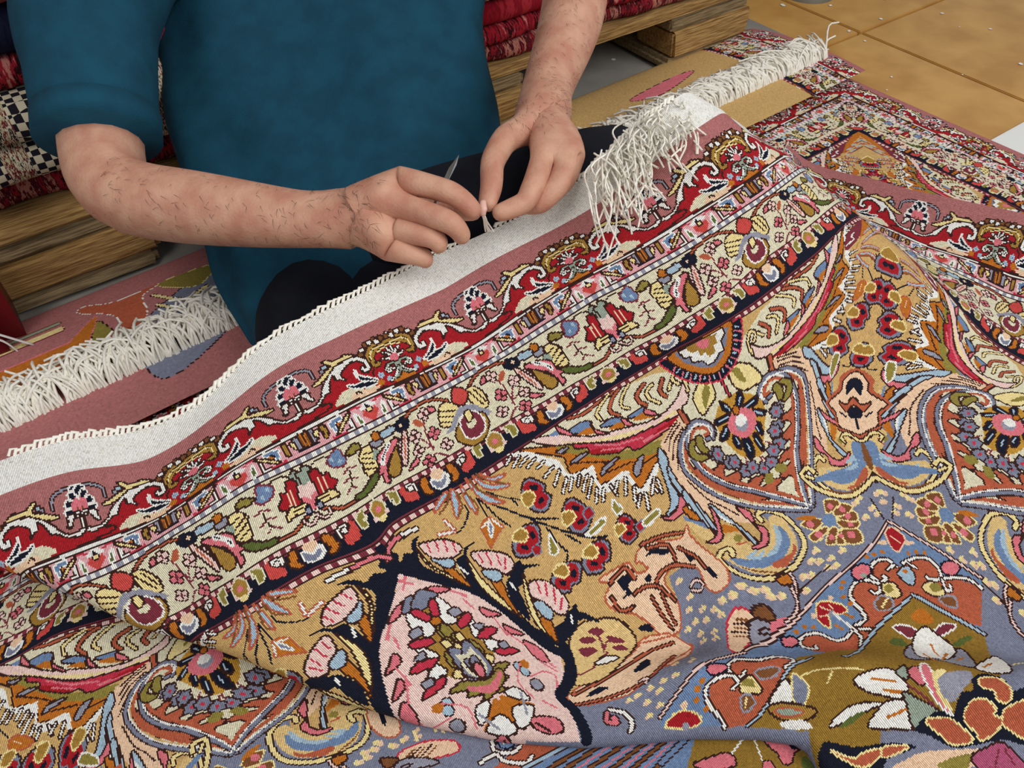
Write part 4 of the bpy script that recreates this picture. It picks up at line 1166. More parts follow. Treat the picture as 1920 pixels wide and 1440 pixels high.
P u - 0 432,2622 667,2735 305,2735 165,2667 295,2636
C w k 0.324 221,2524 208,2593 283,2639 338,2629
C w k 0.324 113,2614 200,2609 233,2662 324,2716 371,2701
Q b n 0 245,2536 307,2571 306,2613 247,2593
L y - 0.144 265,2555 262,2582
C a k 0.27 684,2743 494,2734 305,2735
P b - 0 700,2751 1197,2986 1091,3136 317,2749
L B k 0.252 810,2811 490,2835
L B k 0.252 906,2860 599,2890
L B k 0.252 995,2904 709,2944
L B k 0.252 1075,2944 803,2992
L B k 0.252 1147,2981 912,3046
L B k 0.252 746,2779 411,2796
L p - 0.162 858,2835 545,2862
L p - 0.162 954,2884 662,2921
L p - 0.162 1035,2924 756,2968
L p - 0.162 1115,2964 857,3019
@cc
P O - 0 1059,3122 1228,2979 1870,3297 1730,3454
C b k 0.47 960,3035 1087,3005 1203,2977
L w - 0.176 1469,3110 1319,3160
L w - 0.176 1480,3125 1434,3282
Q p k 0 1527,3138 1607,3168 1736,3236 1717,3299 1631,3304 1568,3339 1528,3319 1536,3267 1518,3220
Q n - 0 1623,3253 1671,3258 1665,3293 1621,3290
Q p k 0 1104,3117 1194,3125 1303,3152 1299,3215 1175,3180
Q G - 0 1655,3344 1680,3420 1608,3385
E p k 0.587 1450,3303"""
pal=np.array([lin(PAL[c]) for c in COL])
img,imgC=paint(SHAPES)
def knotmesh(name,parts,m,parent=None,jit=.1,bright=1.):
    """parts: list of (xyz grid (nv+1,nu+1,3), colour index (nv,nu), face mask, uv origin column)"""
    V=[];Fc=[];C=[];UVs=[];off=0
    for X,ci,mask,c0 in parts:
        nv,nu=ci.shape; idx=off+np.arange((nv+1)*(nu+1)).reshape(nv+1,nu+1)
        q=np.stack([idx[:-1,:-1],idx[1:,:-1],idx[1:,1:],idx[:-1,1:]],2)[mask]
        V.append(X.reshape(-1,3)); Fc.append(q); C.append(pal[ci[mask]]); jj=np.nonzero(mask)[1]+c0
        UVs.append(np.stack([np.stack([jj,jj,jj+1,jj+1],1),np.zeros((len(jj),4))],2)); off+=X.shape[0]*X.shape[1]
    V=np.vstack(V);Fc=np.vstack(Fc);C=np.vstack(C);UVs=np.vstack(UVs)
    used,inv_=np.unique(Fc,return_inverse=True); Fc=inv_.reshape(Fc.shape); V=V[used]
    me=bpy.data.meshes.new(name); me.vertices.add(len(V)); me.vertices.foreach_set('co',V.astype(np.float32).ravel())
    me.loops.add(Fc.size); me.loops.foreach_set('vertex_index',Fc.astype(np.int32).ravel())
    me.polygons.add(len(Fc)); me.polygons.foreach_set('loop_start',np.arange(0,Fc.size,4,dtype=np.int32)); me.polygons.foreach_set('loop_total',np.full(len(Fc),4,np.int32))
    uvl=me.uv_layers.new(name='weave'); uvl.data.foreach_set('uv',UVs.astype(np.float32).ravel())
    at=me.attributes.new('knot','FLOAT_COLOR','FACE'); C=np.clip(C*bright*(1+jit*rng.standard_normal((len(C),1))),0,.93)
    at.data.foreach_set('color',np.c_[C,np.ones(len(C))].astype(np.float32).ravel()); me.update(calc_edges=True)
    return link(name,me,m,parent)
def sheet(fn,u0,u1,v0,v1,st,canvas):
    u=np.arange(u0,u1+1e-6,KN*st); v=np.arange(v0,v1+1e-6,KN*st); uu,vv=np.meshgrid(u,v)
    X=fn(np.c_[uu.ravel(),vv.ravel()]).reshape(len(v),len(u),3)
    uc=(u[:-1]+u[1:])/2; vc=(v[:-1]+v[1:])/2
    ci=canvas[np.clip(((vc-V0)/KN).astype(int),0,NV-1)][:,np.clip(((uc-U0)/KN).astype(int),0,canvas.shape[1]-1)]
    return X,ci,uc,vc
rugmat('rug_back',True); rugmat('rug_pile',False)
mat('kilim_white',(238,234,224),(222,216,202),60,.9,.3,500); mat('yarn',(248,244,234),(236,230,216),90,.9)
mat('tile',(206,158,86),(184,134,66),9,.45,.1,40,spec=.4); mat('grout',(196,186,168)); mat('cement',(150,146,138),(128,124,118),8,.8)
mat('wood',(196,158,98),(132,94,50),14,.75,.6,60,(1.5,26,26)); mat('wood_grey',(168,146,108),(110,90,62),14,.8,.6,60,(1.5,26,26))
mat('teal',(16,72,94),(12,62,82),30,.85,.35,900); mat('trousers',(22,24,34),(16,18,26),30,.9,.2,500)
mat('skin',(206,158,132),(186,128,106),34,.55,.18,320,spec=.35); mat('nail',(226,180,164),rough=.35); mat('steel',(200,202,206),rough=.25,metal=1)
mat('hair',(44,30,24)); mat('shoe',(128,126,116),(108,106,98),20,.6); mat('red_bag',(104,14,24),(84,8,18),9,.4); mat('print_white',(226,222,220)); mat('paper',(232,232,228)); mat('pink_yarn',(196,120,100),(170,96,80),60,.95); mat('wall',(120,112,100),(104,98,88),5)
# --- setting
def struct(o): o['kind']='structure'; return o
fl=struct(box('floor',(-2.2,3.6,-1.2,3.2,-.06,-.012),M['grout'],bev=0))
cx,cy=atz([(1614,61)],[0.])[0][:2]; S=.6
for i in range(-3,4):
    for j in range(-3,3):
        b=(cx+i*S+.004,cx+(i+1)*S-.004,cy+j*S+.004,cy+(j+1)*S-.004,-.02,0.)
        if b[1]>3.5 or b[0]<-2.1 or b[3]>3.1 or b[2]<-1.1: continue
        box('tile',b,M['tile'],fl,bev=.002)
box('cement_strip',(-2.0,1.62,1.05,1.9,-.02,.0015),M['cement'],fl,bev=.001)
fl2=np.array([(rng.uniform(.9,2.6),rng.uniform(-.2,2.2)) for _ in range(260)])
V=[];Fc=[]
for x,y in fl2:
    s=rng.uniform(.0015,.006); a=rng.uniform(0,6); k=len(V)
    V+= [(x+s*math.cos(a+t)*(1+.6*(t%2<1)),y+s*math.sin(a+t),.0016) for t in (0,1.3,2.6,3.9,5.2)]; Fc.append(tuple(range(k,k+5)))
lint=mesh('lint_specks',V,Fc,M['paper']); tag(lint,'white lint specks scattered over the ochre floor tiles','lint',kind='stuff')
struct(box('wall_back',(-2.2,3.6,2.0,2.06,0,2.4),M['wall'],bev=0))
# --- main rug
Xn=atz(NODES[:,:2],NODES[:,4]); F=TPS(NODES[:,2:4],Xn,.35)
edge=np.array([(-400,900),(-100,1010),(0,1042),(130,1090),(250,1150),(400,1192),(560,1255),(620,1285),(780,1335),(950,1370),(1100,1380),(1200,1373),(1300,1363),(1430,1364),(1525,1378),(1560,1440),(1600,1800)],float)
ridge=np.array([(1180,110),(1278,175),(1345,213),(1400,262),(1470,300),(1545,350),(1607,393),(1660,425),(1720,452)],float)
def sd(P,poly):
    d=np.full(len(P),1e9); s=np.zeros(len(P)); nn=np.zeros((len(P),2))
    for a,b in zip(poly[:-1],poly[1:]):
        e=b-a; t=np.clip(((P-a)@e)/(e@e),0,1); q=P-a-t[:,None]*e; l=np.hypot(q[:,0],q[:,1]); cr=e[0]*(P[:,1]-a[1])-e[1]*(P[:,0]-a[0])
        m=l<d; d[m]=l[m]; s[m]=np.sign(cr[m]); nn[m]=np.array([-e[1],e[0]])/np.hypot(*e)
    return d*s,nn
def roll(X,poly,sign,r,back):
    P=proj(X); d,nn=sd(P,poly); d=d*sign; t=d/1700.; m=t>0
    gx=np.stack([R[:2]]*len(X)); n2=(nn[:,:1]*sign)*R[None,:2]-(nn[:,1:]*sign)*fw0[None,:2]; n2/=np.linalg.norm(n2,axis=1,keepdims=True)
    a=t/r; off=np.where(a<math.pi,r*np.sin(np.clip(a,0,math.pi)),-(t-math.pi*r)); dz=np.where(a<math.pi,-r*(1-np.cos(np.clip(a,0,math.pi))),-2*r)
    Y=X.copy(); Y[m,:2]=(X[:,:2]-n2*t[:,None]+n2*off[:,None])[m]; Y[m,2]=np.maximum((X[:,2]+dz)[m],.012)
    return Y,t
XA,ciA,uc,vc=sheet(F,-24.,UC,-3.36,84.,1,img)
sh=XA.shape; X=XA.reshape(-1,3); P=proj(X); uu,vv=np.meshgrid(np.r_[uc-KN/2,uc[-1]+KN/2],np.r_[vc-KN/2,vc[-1]+KN/2]); uu=uu.ravel(); vv=vv.ravel()
isB=(uu+vv>UC-3)&(uu>90)
X,t1=roll(X,edge,1,.011,.05)
Y,t2=roll(X,ridge,-1,.012,.05); X=np.where((isB)[:,None],X,Y)
okA=(t1<.07)&(isB|(t2<.05))&(P[:,1]<1620)&(P[:,0]>-250)
okA=okA.reshape(sh[:2]); mA=okA[:-1,:-1]&okA[1:,1:]&okA[1:,:-1]&okA[:-1,1:]
iB=isB.reshape(sh[:2]); bb=iB[:-1,:-1].astype(int)+iB[1:,1:]+iB[1:,:-1]+iB[:-1,1:]
vg=np.repeat(vc[:,None],len(uc),1); ug=np.repeat(uc[None],len(vc),0)
mA&=~((bb>0)&(bb<4)&(vg<24)); mA&=~((ug+vg>UC-3)&(vg<5.0))
FCt=TPS(CNODES[:,2:4],atz(CNODES[:,:2],CNODES[:,4]),3.)
XC,ciC,ucc,vcc=sheet(FCt,-58.,40.,4.,80.,1,imgC)
PC=proj(XC.reshape(-1,3)); dC,_=sd(PC,edge); okC=((dC>-70)&(PC[:,1]<1600)&(PC[:,0]>-200)&(PC[:,0]<1650)).reshape(XC.shape[:2]); XC[...,2]=np.maximum(XC[...,2],.014)
mC=okC[:-1,:-1]&okC[1:,1:]
rug=empty('persian_rug',(float(X[:,0].mean()),float(X[:,1].mean()),0),'Persian rug draped back side up over the lap, white woven end under the hands','rug')
def reparent(o,p):
    o.parent=p; o.matrix_parent_inverse=__import__('mathutils').Matrix.Translation(p.location).inverted(); return o
o=knotmesh('rug_body',[(X.reshape(sh),ciA,mA,0),(XC,ciC,mC,0)],M['rug_back'],bright=1.0); reparent(o,rug)
# loops and loose warp threads on the white end
ue=np.arange(-6,76,.62); Eb=F(np.c_[ue,np.full(len(ue),-3.4)])
V=[];Fc=[]
def addtube(V,Fc,p,r,seg=5):
    p=np.asarray(p); k=len(V)
    for i in range(len(p)):
        t=p[min(i+1,len(p)-1)]-p[max(i-1,0)]; t=t/(np.linalg.norm(t)+1e-9); a=np.cross(t,(.1,.2,1)); a/=np.linalg.norm(a)+1e-9; b=np.cross(a,t)
        V+= [p[i]+r*(math.cos(2*math.pi*q/seg)*a+math.sin(2*math.pi*q/seg)*b) for q in range(seg)]
    Fc+= [(k+i*seg+q,k+i*seg+(q+1)%seg,k+(i+1)*seg+(q+1)%seg,k+(i+1)*seg+q) for i in range(len(p)-1) for q in range(seg)]
for i in range(len(Eb)-1):
    if 46<ue[i]<50: continue
    a,b=Eb[i],Eb[i+1]; n=UP*.004*(.6+rng.random())
    addtube(V,Fc,[a+n*.2,a+n*1.2+(b-a)*.3,b+n+(b-a)*.2,b-n*.3],.0017+.0008*rng.random())
reparent(mesh('edge_loops',V,Fc,M['yarn'],None,True),rug)
o=rug.children[-1]; o['kind']='stuff'
V=[];Fc=[]
for i in range(110):
    s=rng.random(); x0=1125+150*s+rng.normal(0,8); y0=300-120*s+rng.normal(0,8); dx=rng.normal(30,45); L=rng.uniform(60,170)*(1.1-.5*s)
    P0=[(x0,y0),(x0+dx*.5-15,y0+L*.25),(x0+dx*.3+rng.normal(0,14),y0+L*.6),(x0+dx*.5+rng.normal(0,16),y0+L)]
    d0=1442/1700.
    uv0=[.0,.0,.0,.0]; zz=[.345-.06*(q[1]-200)/220+.012*math.sin(3*k+i)*(k>0)+.018 for k,q in enumerate(P0)]
    addtube(V,Fc,catmull(np.vstack([atz([q],[z]) for q,z in zip(P0,zz)]),False,5),.0011)
o=mesh('loose_threads',V,Fc,M['yarn'],None,True); o['kind']='stuff'; reparent(o,rug)
# --- second rug below, pile side up: end line along the fringe, corner at the right
c0=atz([(1552,128)],[.016])[0]; c1=atz([(30,835)],[.016])[0]; ex=(c0-c1)/np.linalg.norm(c0-c1); ey=np.array([ex[1],-ex[0],0])
def rug2(uv): return c0+np.outer((uv[:,0]-UC)*.0088,ex)+np.outer((uv[:,1]+3)*.0088,ey)
X2,ci2,a2,b2=sheet(rug2,-84.,UC,-3.,70.,2,img)
r2=knotmesh('persian_rug',[(X2,ci2,np.ones(ci2.shape,bool),0)],M['rug_pile'],jit=.07); tag(r2,'Persian rug lying pile side up under the draped one, its fringed corner at upper right','rug')
V=[];Fc=[]
for s in np.arange(-84,UC-1,.14):
    a=rug2(np.array([[s,-2.6]]))[0]+[0,0,.004]; L=rng.uniform(.05,.10); n=-ey; sd_=ex*rng.normal(0,.022)
    addtube(V,Fc,catmull(np.array([a,a+n*L*.25+[0,0,.03+.012*rng.random()]+sd_*.3,a+n*L*.7+sd_+[0,0,.036+.014*rng.random()],a+n*L*rng.uniform(.75,1)+sd_*1.8+[0,0,.034+.006*rng.random()]]),False,3),.0021,4)
o=mesh('fringe',V,Fc,M['yarn'],r2,True); o['kind']='stuff'
# --- third rug: folded along the pallet, field in view
pl=np.zeros((NV,NU),np.uint8)
pl=img[:, :].copy(); c3img=np.full((NV,NU),CI['r'],np.uint8)
def g3(px): # pixel -> local canvas coords
    X=atz([px],[.03])[0]-c0; return np.array([UC+X@ex/.0088,-(X@ey)/.0088+5])
def dr(k,fc,oc,w,pts): draw(c3img,k,fc,oc,w,np.array([g3(p) for p in pts]))
c3img[:]=CI['t']; dr('P','r','-',0,[(-900,400),(520,300),(560,700),(-900,1200)]); dr('Q','s','k',0,[(420,490),(470,560),(420,640),(310,720),(260,640),(330,560)])
dr('Q','u','w',0,[(150,590),(220,600),(245,650),(280,600),(270,560),(300,535),(215,570),(160,575)]); dr('Q','v','k',0,[(185,610),(245,650),(290,640),(300,670),(190,710)])
for p in ((218,645),(235,672),(265,660),(205,700)): dr('Q','R','l',0,[(p[0]-8,p[1]+8),(p[0]-2,p[1]-9),(p[0]+9,p[1])])
dr('Q','v','y',0,[(300,535),(400,500),(380,540),(330,545)]); dr('C','y','k',.6,[(290,560),(350,570),(390,545)]); dr('C','y','k',.6,[(300,580),(350,590),(365,575)])
dr('Q','o','p',0,[(110,690),(180,600),(175,640),(150,700),(120,730)]); dr('C','z','B',.9,[(-20,690),(50,700),(80,660),(110,610)]); dr('C','z','B',.9,[(50,700),(75,740),(65,790)])
dr('Q','y','k',0,[(60,680),(80,670),(82,695),(65,705)]); dr('Q','R','-',0,[(50,690),(62,680),(64,698)]); dr('C','y','m',.5,[(100,640),(120,620),(105,680)]); dr('C','y','m',.5,[(0,640),(35,640),(20,665)]); dr('C','y','m',.5,[(10,740),(40,745),(45,780)]); dr('Q','o','p',0,[(275,620),(310,640),(325,655),(310,665)])
dr('C','k','-',.12,[(400,600),(420,560),(425,530)]); 
for p in ((395,590),(425,560),(415,540),(430,580)): dr('E','p','k',.35,[p])
i=np.arange(NU); ug3=U0+(i+.5)*KN
for j in range(NV):
    m=(UC+2.-ug3<21.1)&(UC+2.-ug3>-2); d=np.clip(((UC+2.-ug3-V0)/KN).astype(int),0,NV-1); src=np.clip(((np.full(NU,60.)+(j*KN)-U0)/KN).astype(int),0,NU-1); c3img[j,m]=img[d[m],src[m]]
for a,bq in (((1190,230),(1320,160)),((1210,235),(1330,180))): dr('L','n','-',.5,[a,bq])
dr('Q','p','n',0,[(1180,195),(1260,150),(1300,140),(1240,185)])
for k in range(6): dr('C','a','B',.35,[(1400-6*k,165),(1370-12*k,140+8*k),(1330-6*k,150+12*k)])
v3=lambda uv: np.c_[(c0+np.outer((uv[:,0]-UC)*.0088,ex)-np.outer((uv[:,1]-5)*.0088,ey))[:,:2],.008+.034*np.sqrt(np.clip(1-((uv[:,1]-9.)/24.)**2,0,1))]
X3,ci3,_,_=sheet(v3,-92.,UC+2.,-3.9,32.9,2,c3img)
r3=knotmesh('folded_rug',[(X3,ci3,np.ones(ci3.shape,bool),0)],M['rug_pile'],jit=.07); tag(r3,'folded rug with dusty pink arabesques and a tan end, lying along the pallet','rug')
# --- pallet and rug stacks
pa=empty('wooden_pallet',(.7,1.3,0),'weathered wooden pallet under the stacks of rugs','pallet'); wx=-.12; wxe=1.5; FY=1.14
def pb(n,b,m=None): reparent(box(n,b,m or M['wood'],None,.0025,.006),pa)
for k,(y0,y1) in enumerate(((FY,FY+.1),(FY+.16,FY+.26),(FY+.32,FY+.42),(FY+.48,FY+.58))): pb('deck_board',(wx,wxe,y0,y1,.118,.142))
for x0 in (wx,.62,wxe-.25):
    pb('stringer_board',(x0,x0+.24,FY+.005,FY+.58,.088,.116),M['wood_grey']); pb('block',(x0+.01,x0+.25,FY+.0,FY+.12,.03,.086)); pb('block',(x0+.01,x0+.25,FY+.42,FY+.55,.03,.086)); pb('base_board',(x0,x0+.24,FY,FY+.58,.003,.028),M['wood_grey'])
def stripemat(name,cols,sx,chk=False,dark=1.):
    m=bpy.data.materials.new(name); m.use_nodes=True; n=m.node_tree.nodes; L=m.node_tree.links; b=n['Principled BSDF']; b.inputs['Roughness'].default_value=.95; b.inputs['Specular IOR Level'].default_value=.1
    tc=n.new('ShaderNodeTexCoord'); t=n.new('ShaderNodeTexNoise'); mp=n.new('ShaderNodeMapping'); mp.inputs['Scale'].default_value=(sx,sx*(.12 if not chk else .05),sx*.25); L.new(tc.outputs['Object'],mp.inputs[0]); L.new(mp.outputs[0],t.inputs[0]); t.inputs['Scale'].default_value=1; t.inputs['Detail'].default_value=5; t.inputs['Roughness'].default_value=.7
    r=n.new('ShaderNodeValToRGB'); r.color_ramp.interpolation='CONSTANT'; e=r.color_ramp.elements
    while len(e)<len(cols): e.new(.5)
    for i,c in enumerate(cols): e[i].position=0 if i==0 else .32+.36*i/len(cols); e[i].color=(*(lin(c)*dark),1)
    L.new(t.outputs[0],r.inputs[0]); out=r.outputs[0]
    if chk:
        ck=n.new('ShaderNodeTexChecker'); ck.inputs['Scale'].default_value=95; L.new(tc.outputs['Object'],ck.inputs[0]); ck.inputs[1].default_value=(*lin((214,204,176)),1); ck.inputs[2].default_value=(*lin((34,32,40)),1)
        wv=n.new('ShaderNodeTexWave'); wv.inputs['Scale'].default_value=4.5; L.new(tc.outputs['Object'],wv.inputs[0]); gt=n.new('ShaderNodeMath'); gt.operation='GREATER_THAN'; gt.inputs[1].default_value=.45; L.new(wv.outputs['Fac'],gt.inputs[0])
        mx=n.new('ShaderNodeMix'); mx.data_type='RGBA'; L.new(gt.outputs[0],mx.inputs[0]); L.new(out,mx.inputs[6]); L.new(ck.outputs[0],mx.inputs[7]); out=mx.outputs[2]
    L.new(out,b.inputs['Base Color']); M[name]=m; return m
stripemat('red1',[(120,22,32),(158,30,44),(44,16,20),(150,34,46),(190,120,110)],60); stripemat('red2',[(40,16,22),(140,30,40),(70,20,26),(170,110,96),(120,28,34)],75); stripemat('red3',[(150,24,40),(130,20,34),(160,40,50),(60,16,24)],30)
stripemat('kil1',[(206,196,164),(30,28,34),(214,204,176),(110,40,44),(196,186,150),(40,34,36)],110,True); stripemat('navyrug',[(22,26,48),(28,32,56),(18,20,36)],20); stripemat('dusty',[(150,66,60),(168,84,76),(134,54,50),(196,150,136)],24)
def folded(name,x0,x1,z0,z1,m,label,dy=0.,grp='folded rugs stacked on the pallet'):
    n=26; r=(z1-z0)/2; V=[];Fc=[]; xs=np.linspace(x0,x1,n)
    prof=[(math.cos(a)*r*-1.0,math.sin(a)*r) for a in np.linspace(-math.pi/2,math.pi/2,9)]
    for i,x in enumerate(xs):
        wv=.006*math.sin(x*17+z0*60)+.004*math.sin(x*41+z0*9); e=min(1,.45+6*min(i,n-1-i)/n)
        ring=[(x,FY+.03+dy+wv+p[0]*e,z0+r+p[1]*e) for p in prof]; V+= ring+[(x,FY+.5+dy,z0+r+r*e),(x,FY+.5+dy,z0+r-r*e)]
    k=11
    Fc=[(i*k+q,i*k+(q+1)%k,(i+1)*k+(q+1)%k,(i+1)*k+q) for i in range(n-1) for q in range(k)]+[tuple(range(k))[::-1],tuple((n-1)*k+q for q in range(k))]
    return tag(mesh(name,V,Fc,m,None,True),label,'rug',grp)
zs=.143
L1=[(.05,'red2','dark red folded rug at the bottom of the stack behind the elbow',.03),(.055,'kil1','black and cream checked kilim, lower of two beside the sleeve',.0),(.06,'kil1','black and cream checked kilim, upper of two beside the sleeve',-.01),(.04,'red1','thin red striped folded rug above the checked kilims at far left',.02),(.06,'navyrug','dark navy folded rug at far left',.03),(.07,'dusty','dusty red folded rug at top left corner',.02)]
for t,m,l,d in L1: folded('folded_kilim' if 'kil' in m else 'folded_carpet',-.14,.60,zs,zs+t,M[m],l,d); zs+=t
zs=.143
L2=[(.032,'red2','dark patterned red rug at the bottom of the right stack, on the board',.0),(.034,'red1','red patterned folded rug, second from the board in the right stack',.0),(.045,'red3','plain crimson folded rug, third from the board in the right stack',.0),(.046,'kil1','black and white checked kilim between shirt and forearm',.0),(.05,'kil1','cream patterned kilim at the top edge beside the shirt',.01)]
for t,m,l,d in L2: folded('folded_kilim' if 'kil' in m else 'folded_carpet',.62,1.46,zs,zs+t,M[m],l,d); zs+=t
V=[];Fc=[]
b0=atd(110,385,1.23)
for i in range(46):
    e=atd(rng.uniform(-40,120),rng.uniform(410,480),1.2+rng.normal(0,.02)); mm=(b0+e)/2+rng.normal(0,.015,3)
    addtube(V,Fc,catmull(np.array([b0+rng.normal(0,.006,3),mm,e]),False,6),.0023)
tag(mesh('yarn_tassel',V,Fc,M['pink_yarn'],None,True),'faded pink yarn tassel hanging over the end of the pallet','tassel')
# bag with scissors print
p=[atz([q],[0.])[0] for q in ((-160,760),(130,640),(60,560),(-160,600))]
bg=empty('red_bag',tuple(p[0]),'dark red bag with white scissors print beside the pallet','bag')
bx0,by0=p[1][0]-.01,p[1][1]; bo=reparent(box('bag_body',(bx0-.35,bx0-.03,by0-.02,by0+.14,.004,.16),M['red_bag'],None,.004,.03),bg)
yf=by0-.0235
def pr(pts,r): reparent(tube('scissors_print',[(bx0+a,yf,b) for a,b in pts],[r,r],M['print_white'],None,6,4,.4),bg)
for a,b in ((-.075,.125),(-.115,.105)): pr([(a+.013*math.cos(t),b+.013*math.sin(t)) for t in np.linspace(0,6.28,9)],.0018)
pr([(-.075,.112),(-.068,.085),(-.05,.06),(-.03,.035)],.003); pr([(-.105,.098),(-.08,.08),(-.06,.06),(-.05,.03)],.003)
# shoe at the top edge, paper at the right edge
c=atz([(1525,5)],[0.])[0]; sh_=empty('grey_shoe',tuple(c),'grey canvas shoe standing on the tiles at the top edge','shoe')
def oval(name,z0,z1,s0,s1,m):
    V=[];k=28
    for z,s in ((z0,s0),(z1,s0),(z1,s1)): V+= [c+R*(.095*s*math.cos(2*math.pi*i/k))+fw0*(.14+.15*s*math.sin(2*math.pi*i/k))+np.array([0,0,z]) for i in range(k)]
    Fc=[(a*k+i,a*k+(i+1)%k,(a+1)*k+(i+1)%k,(a+1)*k+i) for a in range(2) for i in range(k)]+[tuple(range(2*k,3*k))]; reparent(mesh(name,V,Fc,m,None,True),sh_)
oval('sole',.0,.03,1.,.96,M['shoe']); oval('upper',.03,.085,.95,.7,M['shoe'])
c=atz([(1935,275)],[.004])[0]; tag(box('paper_sheet',(c[0]-.05,c[0]+.09,c[1]-.08,c[1]+.06,.001,.006),M['paper']),'pale paper sheet on the floor at the right edge','paper')
# --- man
man=empty('person',tuple(atd(640,420,1.12)*[1,1,0]),'person in a teal polo shirt and dark trousers knotting threads on the rug edge','person')
bv=[];br=[];be=[]
def ch(start,pts):
    k=start
    for x,y,d,r in pts:
        bv.append(atd(x,y,d)); br.append(r); i=len(bv)-1
        if k is not None: be.append((k,i))
        k=i
    return k
pel=ch(None,[(650,470,1.14,.10)]); chest=ch(pel,[(640,250,1.16,.11),(620,0,1.16,.10),(600,-160,1.15,.09)])
e=ch(chest,[(330,-200,1.08,.07),(190,-90,1.0,.058),(185,150,.95,.052),(190,300,.925,.052),(215,370,.905,.05),(330,385,.885,.047),(450,400,.865,.041),(560,412,.85,.034),(615,415,.84,.031),(665,405,.832,.035)])
mr=ch(e,[(705,372,.822,.026)])
m2=ch(e,[(712,425,.822,.027)])
ch(mr,[(752,338,.812,.0165),(800,348,.802,.0135),(850,362,.795,.013),(880,385,.797,.0115),(897,408,.803,.009)])
ch(mr,[(745,385,.808,.016),(800,400,.796,.0135),(848,418,.79,.013),(866,438,.80,.011),(868,452,.812,.0095)])
ch(m2,[(742,430,.81,.0155),(790,440,.802,.0125),(828,452,.80,.0122),(822,470,.815,.0105)])
ch(m2,[(735,466,.812,.0165),(775,478,.812,.0118),(802,484,.815,.0112),(796,494,.828,.0095)])
ch(e,[(720,390,.86,.022),(790,385,.865,.014),(850,395,.855,.012),(900,400,.83,.009)])
e=ch(chest,[(930,-220,1.12,.07),(1075,-150,1.1,.056),(1085,-40,1.08,.05),(1072,40,1.05,.047),(1052,100,1.02,.042),(1032,150,.985,.036),(1018,192,.955,.033),(1010,225,.93,.035)])
k1=ch(e,[(1045,268,.89,.027)]); k2=ch(e,[(985,240,.90,.02)])
ch(k2,[(945,262,.875,.0165),(922,305,.85,.0145),(922,350,.832,.0135),(910,395,.822,.0095)])
ch(k1,[(1020,300,.862,.0165),(1002,345,.845,.014),(985,380,.834,.0125),(950,395,.826,.0112),(922,404,.822,.009)])
ch(k1,[(1062,310,.865,.0165),(1045,350,.85,.0135),(1012,385,.85,.012),(975,385,.86,.0105)])
ch(k1,[(1074,300,.88,.015),(1065,335,.87,.0125),(1030,372,.875,.011),(985,375,.885,.010)])
ch(k1,[(1072,285,.90,.014),(1068,318,.895,.0115),(1040,350,.90,.010)])
me=bpy.data.meshes.new('body'); me.from_pydata([tuple(map(float,p)) for p in bv],be,[]); body=bpy.data.objects.new('body',me); sc.collection.objects.link(body)
bpy.context.view_layer.objects.active=body; md=body.modifiers.new('skin','SKIN'); md.use_smooth_shade=True
for i,s in enumerate(me.skin_vertices[0].data): s.radius=(br[i],br[i]); s.use_root=(i==0)
body.modifiers.new('sub','SUBSURF').levels=2; body.modifiers['sub'].render_levels=2
dg=bpy.context.evaluated_depsgraph_get(); em=bpy.data.meshes.new_from_object(body.evaluated_get(dg)); em.materials.clear(); bpy.data.objects.remove(body)
body=link('body',em,M['skin']); reparent(body,man)
# nails and forearm hair
for x,y,d in ((906,392,.808),): reparent(tube('thumbnail',[atd(x,y-16,d+.004),atd(x-1,y,d),atd(x,y+12,d+.003)],[.003,.005,.003],M['nail'],None,8,4,.5),man)
cen=np.empty(len(em.polygons)*3); em.polygons.foreach_get('center',cen); cen=cen.reshape(-1,3); nor=np.empty(len(em.polygons)*3); em.polygons.foreach_get('normal',nor); nor=nor.reshape(-1,3)
pc=proj(cen); sel=np.where(((nor@FW)<-.05)&(((pc[:,0]>180)&(pc[:,0]<700)&(pc[:,1]>300)&(pc[:,1]<520))|((pc[:,0]>960)&(pc[:,0]<1170)&(pc[:,1]<240)&(pc[:,1]>-20))))[0]
V=[];Fc=[]
for i in rng.choice(sel,800) if len(sel) else []:
    a=cen[i]+rng.normal(0,.006,3); a=a-nor[i]*((a-cen[i])@nor[i]); g=(np.array([R*.6-UP*.5,]) if pc[i,0]<700 else np.array([-UP*.8+R*.4]))[0]+rng.normal(0,.45,3); g=g-nor[i]*(g@nor[i]); g=g/np.linalg.norm(g)*rng.uniform(.006,.014); s=np.cross(g,nor[i]); s=s/np.linalg.norm(s)*.00016; k=len(V)
    V+= [a-s,a+s,a+g*.5+nor[i]*.0022+s,a+g*.5+nor[i]*.0022-s,a+g+nor[i]*.0012]; Fc+= [(k,k+1,k+2,k+3),(k+3,k+2,k+4)]
hr=mesh('arm_hair',V,Fc,M['hair']); hr['kind']='stuff'; reparent(hr,man)
def loft(name,rows,m,seg=48,fold=0.,close=True):
    V=[]
    for j,(y,xl,xr,d,dep) in enumerate(rows):
        cc=atd((xl+xr)/2,y,d); hw=(xr-xl)/2/f*d
        for k in range(seg):
            a=2*math.pi*k/seg; fr=1+fold*(math.sin(5*a+j*.35)*.5+math.sin(9*a-j*.5+1)*.35+math.sin(3*a+j*.8)*.4)*(math.sin(a)<.3)
            V.append(cc+R*hw*math.copysign(abs(math.cos(a))**.8,math.cos(a))+fw0*dep*math.sin(a)*fr)
    n=len(rows); Fc=[(j*seg+k,j*seg+(k+1)%seg,(j+1)*seg+(k+1)%seg,(j+1)*seg+k) for j in range(n-1) for k in range(seg)]
    o=mesh(name,V,Fc,m,None,True); s=o.modifiers.new('sub','SUBSURF'); s.levels=1; s.render_levels=2; return reparent(o,man)
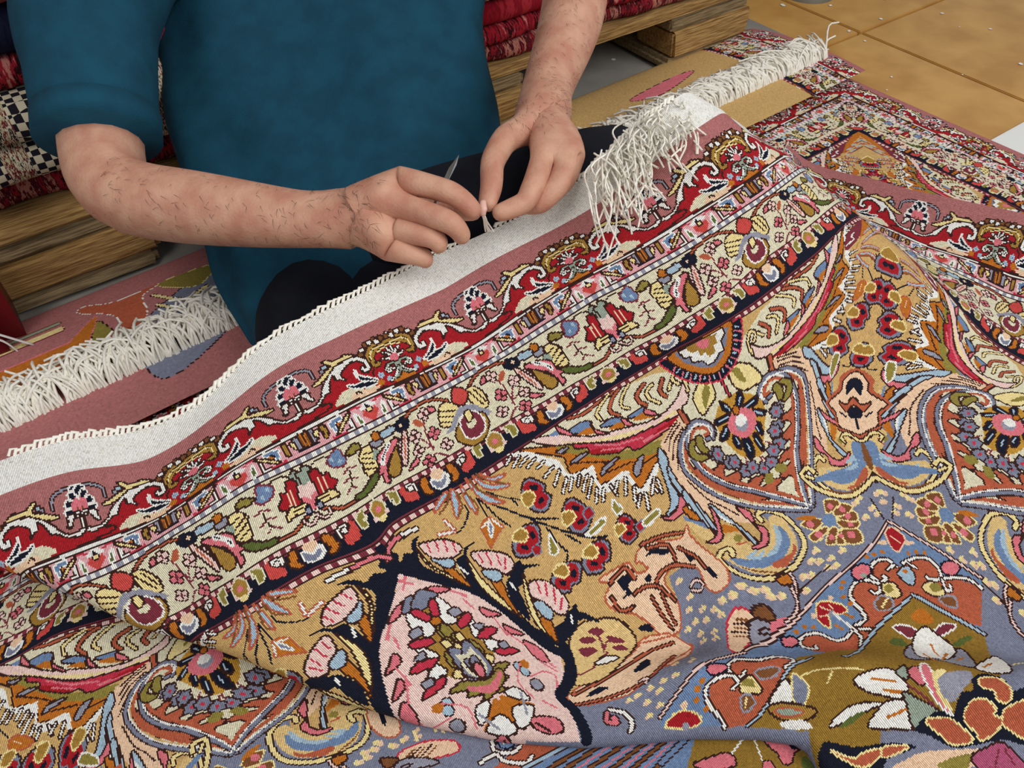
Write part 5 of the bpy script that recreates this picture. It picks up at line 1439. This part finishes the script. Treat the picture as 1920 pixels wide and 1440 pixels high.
ys=[-200,-100,0,70,140,200,250,290,310,330,380,430,480,530,580]; XL=np.interp(ys,[-200,0,100,200,300,400,480,580],[190,283,300,312,350,385,405,470]); XR=np.interp(ys,[-200,0,100,200,300,400,480,580],[980,905,905,935,945,930,880,760])
loft('polo_shirt',[(y,a,b,1.17-.00012*(y+200)-(.02 if 250<y<300 else 0),.135+.015*(250<y<300)) for y,a,b in zip(ys,XL,XR)],M['teal'],64,.2)
for nm,pts,rr in (('sleeve',[(330,-190,1.1),(210,-120,1.0),(165,20,.955),(172,130,.935),(183,225,.925)],[.12,.10,.085,.074,.069]),('sleeve',[(880,-240,1.14),(1010,-180,1.1),(1090,-120,1.07)],[.11,.09,.075])):
    o=tube(nm,[atd(*q) for q in pts],rr,M['teal'],None,28,8); reparent(o,man)
o=tube('sleeve_cuff',[atd(183,218,.925),atd(186,262,.92)],[.0715,.0705],M['teal'],None,32,4); reparent(o,man)
for pts,rr in (([(720,500,1.14),(640,545,1.07),(565,600,1.02),(560,700,1.02)],[.09,.075,.058,.045]),([(720,470,1.10),(900,400,1.02),(1080,330,1.06),(1160,300,1.12)],[.09,.075,.06,.05]),([(600,520,1.1),(760,560,1.06),(900,520,1.06)],[.08,.07,.06])):
    reparent(tube('trouser_leg',[atd(*q) for q in pts],rr,M['trousers'],None,22,8),man)
# knife held between the fingers, and the thread being tied
kn=empty('thread_blade',tuple(atd(840,330,.83)),'small pointed steel blade held in the fist by the shirt','blade')
b=[atd(828,345,.838),atd(838,345,.836),atd(856,310,.845),atd(861,290,.85),atd(842,315,.846)]; n=FW*.0012
V=[p-n for p in b]+[p+n for p in b]; Fc=[(0,1,2,3,4),(9,8,7,6,5)]+[(i,(i+1)%5,5+(i+1)%5,5+i) for i in range(5)]
reparent(mesh('blade',V,Fc,M['steel']),kn); reparent(tube('tang',[atd(833,345,.837),atd(815,385,.835)],[.003,.0025],M['steel'],None,8,4),kn)
V=[];Fc=[]
for i in range(7): addtube(V,Fc,catmull(np.array([atd(906+rng.normal(0,2),400,.82),atd(910+rng.normal(0,3),415,.83),atd(914+rng.normal(0,5),434,.845)]),False,4),.0009)
tag(mesh('warp_thread',V,Fc,M['yarn'],None,True),'short pale warp threads pinched between thumb and forefinger','thread')
